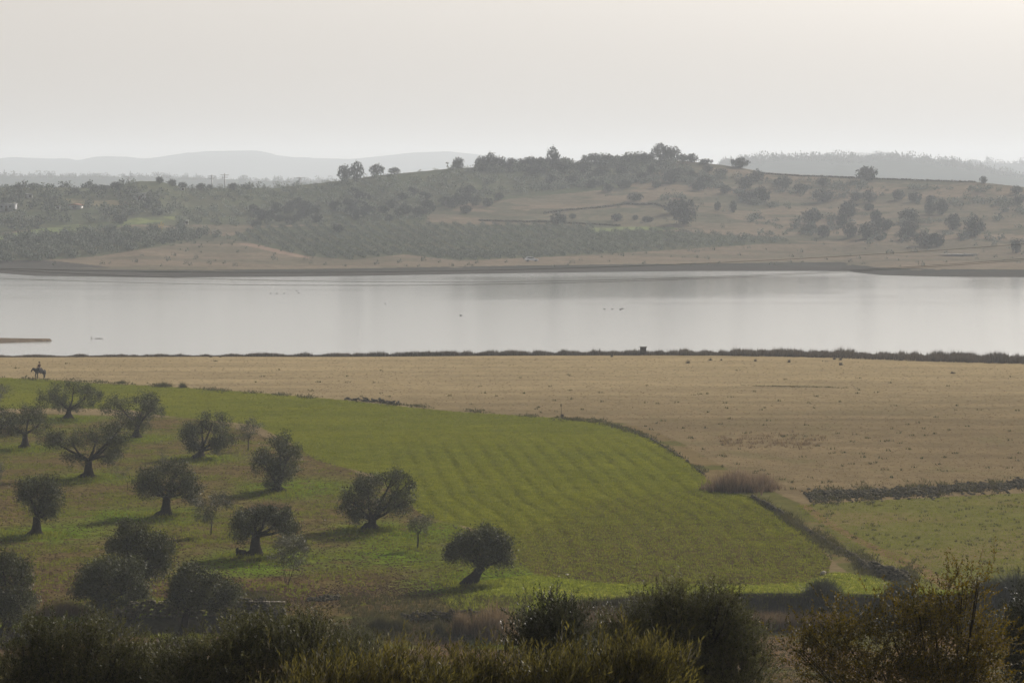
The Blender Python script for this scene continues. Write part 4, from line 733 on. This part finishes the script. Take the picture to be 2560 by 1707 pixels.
tag(mk('poplar_tree', V * [16 / ppm, 16 / ppm, 20 / ppm], Fq, M['yellow_leaf'], attrs={'tint': T}, loc=p), 'only yellow autumn tree among the far left orchards', 'tree')
# orchards in rows
small = []
for k_ in range(6):
    V, Fq, T = far_crown(0, 3, 150, .20, None); mb = MB(); mb.tube([(0, 0, -.1), (0, 0, .45)], [.05, .03], 4); V2 = np.vstack(mb.V)
    small.append((V, Fq, T))
smesh = []
for V, Fq, T in small: smesh.append(mk('orchard_tree', V, Fq, M['far_olive'], attrs={'tint': T}, mesh_only=True))
def grid_poly(P, sp_, rot, jit):
    P2 = []
    for u, v in P:
        p = hit(min(max(u, -500), 3000), v, 800); P2.append((p.x, p.y))
    P2 = np.array(P2); lo = P2.min(0) - 5; hi = P2.max(0) + 5; c0 = (lo + hi) / 2; ext = np.hypot(*(hi - lo)) / 2 + 10
    g = np.arange(-ext, ext, sp_); A, B = np.meshgrid(g, g * 1.95); A = A.ravel(); B = B.ravel()
    x = c0[0] + A * math.cos(rot) - B * math.sin(rot) + rng.normal(size=len(A)) * jit; y = c0[1] + A * math.sin(rot) + B * math.cos(rot) + rng.normal(size=len(A)) * jit
    z = zfun(x, y); u, v = proj(x, y, z); m_ = inpoly(u, v, P) & (u > -250) & (u < 2800); return np.stack([x, y, z], 1)[m_]
ALL = [(grid_poly(ORCH_A, 2.6, R(-79), .15), 2.2, 1.8, 'A'), (grid_poly(ORCH_B, 3.9, R(-71), .7), 4.6, 3.0, 'B'), (grid_poly(ORCH_C, 3.7, R(-76), .35), 3.5, 2.3, 'C'), (grid_poly(ORCH_D, 6.4, R(10), 2.0), 5.6, 3.4, 'D')]
TP = np.vstack([a[0] for a in ALL]); TW = np.concatenate([np.full(len(a[0]), a[1]) for a in ALL]); TH = np.concatenate([np.full(len(a[0]), a[2]) for a in ALL]); TI = np.concatenate([np.full(len(a[0]), i) for i, a in enumerate(ALL)])
kz = rng.uniform(.8, 1.15, len(TW)); cc_ = TI >= 2; kz = np.where(cc_, kz * rng.uniform(.6, 1.45, len(TW)), kz); TW = TW * kz; TH = TH * kz * rng.uniform(.9, 1.1, len(TH))
pu, pv = proj(TP[:, 0], TP[:, 1], TP[:, 2]); block = np.zeros(len(TP), bool)
for P in STRIPS: block |= inpoly(pu, pv, P)
for hu, hv, hw_ in ((349, 500, 22), (190, 524, 20), (18, 528, 28), (72, 496, 12), (455, 477, 8), (467, 562, 8), (145, 524, 10), (402, 574, 12)): block |= (np.abs(pu - hu) < hw_) & (pv > hv - 4) & (pv < hv + 16)
kp = ~block & (rng.random(len(TP)) > .03) & ((TI < 2) | (vnoise(TP[:, 0] / 22, TP[:, 1] / 22, 66) > .2) & (rng.random(len(TP)) > .12)); TP, TW, TH, TI = TP[kp], TW[kp], TH[kp], TI[kp]
score = TW * TH / TP[:, 1] ** 2; uu_, _v = proj(TP[:, 0], TP[:, 1], TP[:, 2]); score = np.where((uu_ > 5) & (uu_ < 2555), score, 0)
front = np.argsort(-score + 0)[:0]
order = np.lexsort((TP[:, 1],)); vis = [i for i in order if score[i] > 0][:290]; visset = set(vis)
LB = {0: ('small olive tree in the dense planted rows by the far shore', 'olive rows by the far shore'), 1: ('olive tree in the slanting rows above the far left shore', 'slanting olive rows at the far left'), 2: ('olive tree on the upper slope of the far hill', 'olives on the upper slope'), 3: ('tree in the mixed far left groves', 'mixed far left groves')}
for i in vis:
    o = bpy.data.objects.new('orchard_tree', smesh[i % 6]); COL.objects.link(o); o.location = TP[i]; o.scale = (TW[i] / 1.3, TW[i] / 1.3, TH[i] / .9); o.rotation_euler = (0, 0, random.uniform(0, 6.28))
    tag(o, LB[TI[i]][0], 'tree', LB[TI[i]][1])
rest = [i for i in range(len(TP)) if i not in visset]
print('orchard', len(TP), [len(a[0]) for a in ALL])
Vs, Fs, Ts = [], [], []; off = 0
for i in rest:
    V, Fq, T = small[i % 6]
    if TI[i] in (0, 2): V, Fq, T = V[:320], Fq[:80], T[:320]
    a = random.uniform(0, 6.28); ca, sa = math.cos(a), math.sin(a); s = TW[i] / 1.3
    Vs.append(np.stack([(V[:, 0] * ca - V[:, 1] * sa) * s, (V[:, 0] * sa + V[:, 1] * ca) * s, V[:, 2] * TH[i] / .9], 1) + TP[i]); Fs.append(Fq + off); tv = (-.05, -.05, .08, -.2)[int(TI[i])] + random.gauss(0, (.18, .2, .28, .35)[int(TI[i])]); Ts.append(np.clip(T * .8 + tv, 0, 1.2)); off += len(V)
tag(mk('orchard_trees', np.vstack(Vs), np.vstack(Fs), M['far_olive'], attrs={'tint': np.concatenate(Ts)}), kind='stuff')
# woods on the farther ridges: low-poly crowns, one mass
def woods(D, prof, n, s, u0, u1, spread):
    Vs, Fs, Ts = [], [], []; off = 0
    for _ in range(n):
        u = random.uniform(u0, u1); t = random.random() ** 1.1; dy = -t * spread; z = CZ + D * slope(float(ip(u, prof))); hh = np.interp(-dy, [0, .1 * spread, .3 * spread, .6 * spread, spread], [1, .96, .8, .45, .2]); z = -3 + (z + 3) * hh
        V, Fq, T = small[_ % 6]; V = V[:360]; Fq = Fq[:90]; T = T[:360]; k = s * random.uniform(.6, 1.25); Vs.append(V * [k, k, k * random.uniform(.7, 1.5)] + [D * (u - 1280) / FE, D + dy, z - k * .35]); Fs.append(Fq + off); Ts.append(T); off += 360
    tag(mk('woodland', np.vstack(Vs), np.vstack(Fs), M['gum_leaf'], attrs={'tint': np.concatenate(Ts)}), kind='stuff')
woods(3700, RL, 1300, 8, -100, 900, 260); woods(3600, RR, 2400, 11.0, 1800, 2640, 300); woods(5200, RR2, 400, 13, 2330, 2640, 400)
# scrubby wood on the upper slope, crest and right flank, one mass
Vs, Fs, Ts = [], [], []; off = 0
for _ in range(2600):
    r_ = random.random()
    if r_ < .09: u = random.triangular(1130, 1800, 1400); v = float(ip(u, RIDGE)) + random.uniform(1, 14)
    elif r_ < .5: u = random.uniform(1220, 1950); v = float(ip(u, RIDGE)) + random.random() * float(ip(u, [(1220, 70), (1560, 60), (1700, 90), (1950, 90)]))
    else: u = random.uniform(1500, 2640); v = random.uniform(430, 612)
    if (v > 500 and u < 1850) or (u > 1850 and v < float(ip(u, RIDGE)) + 12): continue
    p = hit(u, v, 800)
    if vnoise(p.x / 17, p.y / 17, 88) < (.5 if r_ >= .09 else .35) : continue
    k = random.uniform(1.6, 4.6) if r_ > .09 else random.uniform(3, 6)
    V, Fq, T = small[_ % 6]; V = V[:400]; Vs.append(V * [k, k, k * random.uniform(.6, 1.0)] + np.array(p) - [0, 0, .1]); Fs.append(Fq[:100] + off); Ts.append(np.clip(T[:400] * .7 + random.gauss(-.12, .22), 0, 1)); off += 400
tag(mk('scrub', np.vstack(Vs), np.vstack(Fs), M['far_olive'], attrs={'tint': np.concatenate(Ts)}), kind='stuff')
# low scrub bushes on the hill and shore
n_ = 420; Vs, Fs, Ts = [], [], []; off = 0
for _ in range(n_):
    u = random.uniform(100, 2560); v = random.uniform(600, 668) if _ % 2 else random.uniform(470, 600)
    if v < 600 and u < 1500: continue
    if inpoly(np.array([u]), np.array([v]), ORCH_A)[0]: continue
    p = hit(u, v, 800); V, Fq, T = small[_ % 6]; V = V[:240]; k = random.uniform(.8, 2.2); Vs.append(V * k + np.array(p) - [0, 0, .1]); Fs.append(Fq[:60] + off); Ts.append(T[:240] * .4); off += 240
tag(mk('scrub', np.vstack(Vs), np.vstack(Fs), M['far_olive'], attrs={'tint': np.concatenate(Ts)}), kind='stuff')

# ------------------------------------------------------------------ walls, houses, pylons on the far side
def farwall(pts, n, h, w, lab, mat='stone'):
    P = []; 
    for a, b in zip(pts[:-1], pts[1:]):
        pa, pb = hit(*a, 800), hit(*b, 800)
        for t in np.linspace(0, 1, max(2, int(n / (len(pts) - 1)))): 
            x = pa.x + (pb.x - pa.x) * t + random.gauss(0, .3); y = pa.y + (pb.y - pa.y) * t + random.gauss(0, w * .3); P.append((x, y, float(zfun(x, y)) + random.random() * h * .6))
    P = np.array(P); rocks('stone_wall', P, .5, M['stone'], tuple(P.mean(0)), lab, 'wall')
farwall([(1360, 535), (1480, 522), (1560, 512), (1640, 512), (1690, 528)], 420, 1.1, 1, 'dark stone wall climbing the dry slope above the cone-shaped oak', 'dark')
farwall([(1200, 553), (1300, 556), (1400, 558), (1550, 566)], 480, 1.0, 1, 'dark stone wall along the top of the planted olive rows', 'dark')
farwall([(1900, 433), (2050, 442), (2200, 449), (2440, 457)], 500, .9, 1, 'stone wall along the bare ridge line at right', 'dark')
def house(u, v, w, h, dep, wallm, roofm, lab, rz=0.0, flat=False, wins=2):
    p = hit(u, v, 800); ppm = F / p.y; W_ = w / ppm; H_ = h / ppm; t = empty('farmhouse', p, lab, 'house', 'small buildings across the lake'); t.rotation_euler = (0, 0, rz)
    mb = MB(); mb.box((0, 0, H_ * .35 - .5), (W_, dep, H_ * .7 + 1)); mb.build('wall', M[wallm], t)
    mb = MB()
    if flat: mb.box((0, 0, H_ * .7 + .15), (W_ + .4, dep + .4, .3))
    else:
        e = .35; mb.prism([(-W_ / 2 - e, H_ * .68), (-W_ / 2 - e, H_ * .7 + .12), (0, H_ * 1.02), (W_ / 2 + e, H_ * .7 + .12), (W_ / 2 + e, H_ * .68)], -dep / 2 - e, dep / 2 + e)
    mb.build('roof', M[roofm], t)
    for i in range(wins):
        x = (i + 1) / (wins + 1) * W_ - W_ / 2; mb = MB(); mb.box((x, -dep / 2 - .03, H_ * .4), (min(1.0, W_ * .12), .1, H_ * .22)); mb.build('window', M['glass'], t)
    mb = MB(); mb.box((W_ * .02, -dep / 2 - .04, .6), (1.0, .1, 1.9 if H_ > 3 else 1.2)); mb.build('door', M['wood'], t)
house(349, 499, 30, 20, 7, 'grey_wall', 'grey_wall', 'pale grey farm building under the rocky knoll', .1, True)
house(190, 522, 26, 12, 6, 'white_wall', 'roof', 'low white farmhouse with red roof on the far left', -.1)
house(18, 525, 42, 20, 9, 'grey_wall', 'grey_wall', 'wide grey shed at the left edge of the far slope', .05, True, 3)
house(72, 494, 14, 10, 5, 'white_wall', 'grey_wall', 'tiny white hut high on the far left slope', .4)
house(455, 476, 9, 7, 4, 'white_wall', 'white_wall', 'tiny white hut on the crest right of the knoll', .3, True, 1)
house(467, 560, 8, 10, 3, 'white_wall', 'white_wall', 'small white pump hut above the slanting olive rows', .1, True, 1)
house(145, 522, 12, 7, 4, 'white_wall', 'grey_wall', 'small pale outbuilding left of the red-roofed farmhouse', .1, False, 1)
def pylon(u, vb, vt, D, lab):
    b_ = atD(u, vb, D); h = (vb - vt) / F * D; t = empty('power_pole', b_, lab, 'pole', 'poles on the far left skyline')
    mb = MB(); mb.tube([(0, 0, -6), (0, 0, h)], [.55, .3], 6); mb.build('mast', M['metal'], t)
    mb = MB(); mb.box((0, 0, h * .9), (4.5, .3, .3)); mb.box((0, 0, h * .75), (3.4, .3, .3)); mb.build('crossarm', M['metal'], t)
pylon(322, 470, 440, 1500, 'leftmost faint power pole near the knoll'); pylon(530, 474, 437, 1500, 'second faint power pole'); pylon(562, 474, 434, 1500, 'tallest faint power pole on the skyline'); pylon(750, 464, 443, 1500, 'faint power pole farthest right below the crest')

# ------------------------------------------------------------------ car on the far shore track
def car(p, rz):
    t = empty('parked_car', p, 'silver car parked where the olive rows meet the far shore meadow', 'car'); t.rotation_euler = (0, 0, rz)
    paint = simple('silver_paint', (0.85, 0.86, 0.9), 0.25, .03, 1, metal=.3); tyre = simple('tyre', (.02, .02, .02), .9)
    mb = MB(); mb.prism([(-2.15, .35), (-2.2, .8), (-2.0, 1.0), (-.0, 1.02), (1.1, .98), (2.0, .82), (2.15, .6), (2.1, .32)], -.85, .85); mb.prism([(-1.95, .98), (-1.6, 1.5), (-.3, 1.55), (.35, 1.5), (1.15, .96)], -.72, .72); mb.build('body', paint, t)
    for nm, prof, s in (('side_window', [(-1.7, 1.05), (-1.45, 1.43), (-.3, 1.48), (.25, 1.43), (.85, 1.03)], 1),):
        for sd_ in (-1, 1):
            mb = MB(); mb.prism(prof, sd_ * .73, sd_ * .745); mb.build(nm, M['glass'], t)
    mb = MB(); mb.prism([(.42, 1.48), (.46, 1.5), (1.2, 1.0), (1.16, .98)], -.62, .62); mb.build('windscreen', M['glass'], t)
    for x in (-1.35, 1.35):
        for y in (-.8, .8):
            mb = MB(); mb.tube([(x, y - .1, .32), (x, y + .1, .32)], [.32, .32], 14); w_ = mb.build('wheel', tyre, t); mb = MB(); mb.tube([(x, y - .115, .32), (x, y + .115, .32)], [.17, .17], 10); mb.build('rim', M['metal'], w_)
    for y in (-.6, .6): mb = MB(); mb.box((2.1, y, .72), (.12, .3, .14)); mb.build('headlight', M['white_wall'], t)
car(hit(1329, 654, 800), R(12))

# ------------------------------------------------------------------ rider and horse
def skin(name, nodes, edges, mat, parent=None, loc=None, sub=2):
    me = bpy.data.meshes.new(name); me.from_pydata([n[:3] for n in nodes], edges, []); o = bpy.data.objects.new(name, me); COL.objects.link(o)
    if parent: o.parent = parent
    if loc is not None: o.location = loc
    o.modifiers.new('skin', 'SKIN')
    for i, n in enumerate(nodes): me.skin_vertices[0].data[i].radius = (n[3], n[4] if len(n) > 4 else n[3])
    me.skin_vertices[0].data[0].use_root = True
    s = o.modifiers.new('sub', 'SUBSURF'); s.levels = sub; s.render_levels = sub; me.materials.append(mat); return o
HP = hit(99, 946); HR = R(226)   # facing left, turned a little towards the camera
hm = simple('horse_coat', (0.022, 0.014, 0.012), .55, .2, 3); hair = simple('dark_hair', (.012, .01, .01), .7)
t = empty('horse', HP, 'dark brown horse walking along the edge of the green field', 'horse'); t.rotation_euler = (0, 0, HR)
N_ = [(0, 0, 1.1, .40), (.4, 0, 1.14, .38), (.66, 0, 1.18, .30), (.88, 0, 1.3, .21), (1.1, 0, 1.4, .15), (1.24, 0, 1.4, .13), (1.4, 0, 1.2, .11), (1.5, 0, 1.02, .08), (-.4, 0, 1.1, .39), (-.7, 0, 1.12, .34),
      (.5, .17, .9, .15), (.52, .18, .52, .08), (.5, .18, .12, .06), (.54, .18, .03, .07), (.46, -.17, .9, .15), (.62, -.18, .55, .08), (.52, -.18, .16, .06), (.56, -.18, .05, .07),
      (-.66, .18, .88, .22), (-.6, .19, .68, .12), (-.82, .19, .48, .08), (-.76, .19, .1, .06), (-.7, .19, .03, .07), (-.7, -.18, .88, .22), (-.7, -.19, .68, .12), (-.92, -.19, .5, .08), (-.9, -.19, .12, .06), (-.84, -.19, .04, .07)]
E_ = [(0, 1), (1, 2), (2, 3), (3, 4), (4, 5), (5, 6), (6, 7), (0, 8), (8, 9), (2, 10), (10, 11), (11, 12), (12, 13), (2, 14), (14, 15), (15, 16), (16, 17), (9, 18), (18, 19), (19, 20), (20, 21), (21, 22), (9, 23), (23, 24), (24, 25), (25, 26), (26, 27)]
skin('body', N_, E_, hm, t)
skin('tail', [(-.85, 0, 1.25, .08), (-1.02, 0, 1.12, .09), (-1.03, 0, .75, .11), (-.99, 0, .5, .05)], [(0, 1), (1, 2), (2, 3)], hair, t)
mb = MB(); mb.prism([(.5, 1.4), (.8, 1.54), (1.08, 1.62), (1.24, 1.56), (1.05, 1.42), (.8, 1.36)], -.035, .035); mb.build('mane', hair, t)
for s in (-1, 1): mb = MB(); mb.tube([(1.22, s * .06, 1.47), (1.22, s * .08, 1.65)], [.035, .008], 5); mb.build('ear', hm, t)
mb = MB(); mb.prism([(-.3, 1.42), (-.3, 1.56), (-.1, 1.5), (.12, 1.5), (.22, 1.6), (.26, 1.42)], -.24, .24); mb.build('saddle', simple('saddle_leather', (.05, .025, .015), .6), t)
skm = simple('skin', (.35, .2, .14), .6); P0 = HP + Vector((0, 0, 0)); 
B_ = [(0, 0, 1.55, .15, .12), (0, 0, 1.75, .14, .11), (0, 0, 1.98, .17, .11), (0, 0, 2.1, .06), (0.01, 0, 2.18, .055), (.02, 0, 2.28, .095, .085), (.02, 0, 2.37, .08),
      (0, .2, 2.02, .06), (.08, .27, 1.78, .045), (.32, .16, 1.68, .032), (.39, .14, 1.68, .03), (0, -.2, 2.02, .06), (.08, -.27, 1.78, .045), (.32, -.16, 1.68, .032), (.39, -.14, 1.68, .03),
      (.04, .14, 1.5, .1), (.38, .34, 1.38, .08), (.28, .38, .98, .055), (.25, .38, .86, .045), (.4, .4, .82, .035), (.04, -.14, 1.5, .1), (.38, -.34, 1.38, .08), (.28, -.38, .98, .055), (.25, -.38, .86, .045), (.4, -.4, .82, .035)]
BE = [(0, 1), (1, 2), (2, 3), (3, 4), (4, 5), (5, 6), (2, 7), (7, 8), (8, 9), (9, 10), (2, 11), (11, 12), (12, 13), (13, 14), (0, 15), (15, 16), (16, 17), (17, 18), (18, 19), (0, 20), (20, 21), (21, 22), (22, 23), (23, 24)]
pe = skin('person', B_, BE, skm); pe.location = HP; pe.rotation_euler = (0, 0, HR); tag(pe, 'person in dark red jacket and brown hat riding the horse', 'person')
for s in (-1, 1):   # five fingers closed on the reins
    for k in range(5):
        y = s * .14 + (k - 2) * .017; skin('finger', [(.385, y, 1.69, .011), (.43 - .006 * abs(k - 2), y, 1.69, .009), (.435, y, 1.66, .008), (.41, y, 1.645, .007)] if k < 4 else [(.36, s * .105, 1.685, .011), (.4, s * .1, 1.695, .009), (.425, s * .112, 1.68, .008)], [(0, 1), (1, 2), (2, 3)] if k < 4 else [(0, 1), (1, 2)], skm, pe, sub=1)
skin('jacket', [(0, 0, 1.55, .175, .145), (0, 0, 1.75, .165, .135), (0, 0, 2.0, .19, .13), (0, 0, 2.09, .08), (0, .21, 2.02, .075), (.08, .275, 1.78, .06), (.29, .175, 1.685, .045), (0, -.21, 2.02, .075), (.08, -.275, 1.78, .06), (.29, -.175, 1.685, .045)], [(0, 1), (1, 2), (2, 3), (2, 4), (4, 5), (5, 6), (2, 7), (7, 8), (8, 9)], simple('maroon_cloth', (.09, .02, .03), .85), pe)
skin('trousers', [(0, 0, 1.52, .16, .13), (.05, .14, 1.5, .115), (.38, .34, 1.38, .095), (.28, .38, .98, .07), (.25, .38, .88, .06), (.05, -.14, 1.5, .115), (.38, -.34, 1.38, .095), (.28, -.38, .98, .07), (.25, -.38, .88, .06)], [(0, 1), (1, 2), (2, 3), (3, 4), (0, 5), (5, 6), (6, 7), (7, 8)], simple('dark_cloth', (.02, .022, .03), .85), pe)
mb = MB(); mb.tube([(.02, 0, 2.35), (.02, 0, 2.37)], [.19, .19], 14); mb.tube([(.02, 0, 2.36), (.02, 0, 2.45), (.02, 0, 2.48)], [.11, .1, .06], 12); mb.build('hat', simple('brown_felt', (.09, .06, .03), .9), pe)
mb = MB(); mb.tube([(.115, 0, 2.29), (.14, 0, 2.265), (.115, 0, 2.255)], [.012, .018, .01], 6); mb.build('nose', skm, pe)
mb = MB(); mb.box((.105, 0, 2.225), (.02, .05, .01)); mb.build('mouth', simple('lips', (.25, .08, .07), .6), pe)
for s in (-1, 1):
    mb = MB(); mb.tube([(.1, s * .033, 2.3), (.114, s * .033, 2.3)], [.012, .008], 6); mb.build('eye', hair, pe)
    mb = MB(); mb.tube([(.015, s * .085, 2.28), (.01, s * .105, 2.285)], [.03, .02], 6); mb.build('ear', skm, pe)

# ------------------------------------------------------------------ small things
p = hit(1403, 1043); t = empty('marker_post', p, 'thin dark post rising from a small block at the far corner of the green field', 'post')
mb = MB(); mb.box((.12, 0, .15), (.38, .38, .42), .1, .92); mb.build('base_block', M['wood'], t); mb = MB(); mb.tube([(0, 0, 0), (0, 0, .9), (-.02, 0, 1.55)], [.035, .03, .03], 6); mb.build('pole', M['wood'], t); mb = MB(); mb.tube([(-.02, 0, 1.3), (-.02, 0, 1.62)], [.06, .07], 8); mb.build('cap', M['wood'], t)
p = hit(1610, 889); p.z = float(zfun(p.x, p.y)); t = empty('water_trough', (p.x, p.y + 3, max(0, float(zfun(p.x, p.y + 3)))), 'dark block-like trough standing up out of the shore reeds', 'trough')
mb = MB()
for c_, d_ in (((0, -.3, .75), (1.0, .06, 1.1)), ((0, .3, .75), (1.0, .06, 1.1)), ((-.47, 0, .75), (.06, .54, 1.1)), ((.47, 0, .75), (.06, .54, 1.1)), ((0, 0, .3), (.88, .54, .08))): mb.box(c_, d_)
mb.build('basin', simple('rusty_grey_metal', (.12, .11, .1), .8), t); mb = MB(); mb.box((.03, -.05, 1.36), (1.2, .85, .09)); mb.build('lid', M['wood'], t)
for x in (-.4, .4): mb = MB(); mb.box((x, 0, .1), (.12, .5, .4)); mb.build('foot', M['stone'], t)
# spit bush, driftwood
p = atD(97, 848, 514); p.z = float(zfun(p.x, p.y)); t = empty('shore_bush', p, 'small dark bush near the tip of the spit', 'bush')
crown('foliage', [(0, 0, .28, .3, .3, .28), (.08, 0, .5, .25, .25, .18)], 900, .12, .06, M['dark_leaf'], t, sig=.06); mb = MB(); mb.tube([(0, 0, -.1), (0, 0, .4)], [.05, .03], 5); mb.build('stem', M['bark'], t)
p = atD(240, 840, 525); p.z = 0; mb = MB(); mb.tube([(-.2, 0, .04), (.7, 0, .06), (1.4, .1, .0)], [.035, .05, .02], 6, .2); mb.tube([(-.9, 0, -.1), (-.85, 0, .35), (-.7, 0, .5)], [.05, .03, .015], 5); mb.tube([(-.9, 0, .1), (-.4, 0, .02)], [.03, .02], 5); mb.tube([(-.85, 0, .3), (-1.1, 0, .42)], [.02, .01], 4)
tag(mb.build('driftwood', M['wood'], loc=p), 'dark driftwood branch lying in the lake right of the spit', 'branch')
# water birds
bm_ = simple('bird_plumage', (.05, .045, .04), .8)
def bird(s=1.0):
    mb = MB(); mb.tube([(-.26, 0, .1), (-.15, 0, .06), (0, 0, .06), (.14, 0, .07), (.2, 0, .1)], [.02, .07, .1, .07, .03], 8); mb.tube([(.16, 0, .08), (.2, 0, .2), (.25, 0, .24), (.33, 0, .22)], [.035, .028, .04, .008], 6); return mb.build('waterbird', bm_, smooth=True)
b0 = bird(); BL = [(677, 733, 'leftmost duck of a row of three on the left part of the lake'), (692, 733, 'middle duck of the row of three on the lake'), (710, 733, 'right duck of the row of three on the lake'), (741, 726, 'upper duck of a close pair on the lake'), (747, 732, 'lower duck of a close pair on the lake'), (963, 758, 'single duck below the grey ripple band'), (1152, 788, 'lone duck farthest out from the other ducks'), (1511, 772, 'faint leftmost duck of the middle group'), (1531, 772, 'second duck of the middle group'), (1551, 773, 'darkest duck on the lake'), (1557, 771, 'duck just behind the darkest one')]
for i, (u, v, lab) in enumerate(BL):
    o = b0 if i == 0 else b0.copy()
    if i: COL.objects.link(o)
    D = Dplane(v + 1); q = atD(u, v + 1, D); o.location = (q.x, q.y, 0); o.rotation_euler = (0, 0, random.choice([0.2, 3.3])); k = 1.2 if i in (6, 9) else 0.95; o.scale = (k, k, k); tag(o, lab, 'duck', 'ducks resting on the lake')
# power cables hanging across the view from poles outside it
def cable(pts, D0, D1, lab, r):
    a = np.array(pts, float); cf = np.polyfit(a[:, 0], a[:, 1], 2); mb = MB(); P = []
    for u in np.linspace(-1000, 3600, 90):
        D = D0 + (D1 - D0) * (u + 1000) / 4600; P.append(atD(u, float(np.polyval(cf, u)), D))
    c_ = P[45].copy(); mb.tube([q - c_ for q in P], [r * .6] * 90, 5); tag(mb.build('power_cable', M['cable'], loc=c_), lab, 'cable', 'power cables in front of the lake')
cable([(2560, 610), (2000, 648), (1600, 664), (1300, 673), (900, 681)], 150, 150, 'highest power cable, crossing the far shore meadow', .013)
cable([(2560, 647), (2119, 676), (1860, 689), (1300, 704), (860, 704), (560, 698)], 150, 150, 'middle power cable, dipping over the far edge of the lake', .013)
cable([(2560, 651), (2119, 679), (1860, 692), (1300, 711), (860, 713), (600, 711), (100, 700)], 148, 148, 'lowest power cable over the lake', .013)

# ------------------------------------------------------------------ haze
hz = bpy.data.materials.new('haze_air'); hz.use_nodes = True; nt = hz.node_tree; nt.nodes.remove(nt.nodes['Principled BSDF'])
pv = nt.nodes.new('ShaderNodeVolumePrincipled'); pv.inputs['Color'].default_value = (*HAZE_COL, 1); pv.inputs['Density'].default_value = HAZE; pv.inputs['Anisotropy'].default_value = 0.2
nt.links.new(pv.outputs[0], nt.nodes['Material Output'].inputs['Volume'])
mb = MB(); mb.box((0, 4500, 58), (19000, 10000, 124)); o = mb.build('haze', hz); tag(o, kind='stuff')
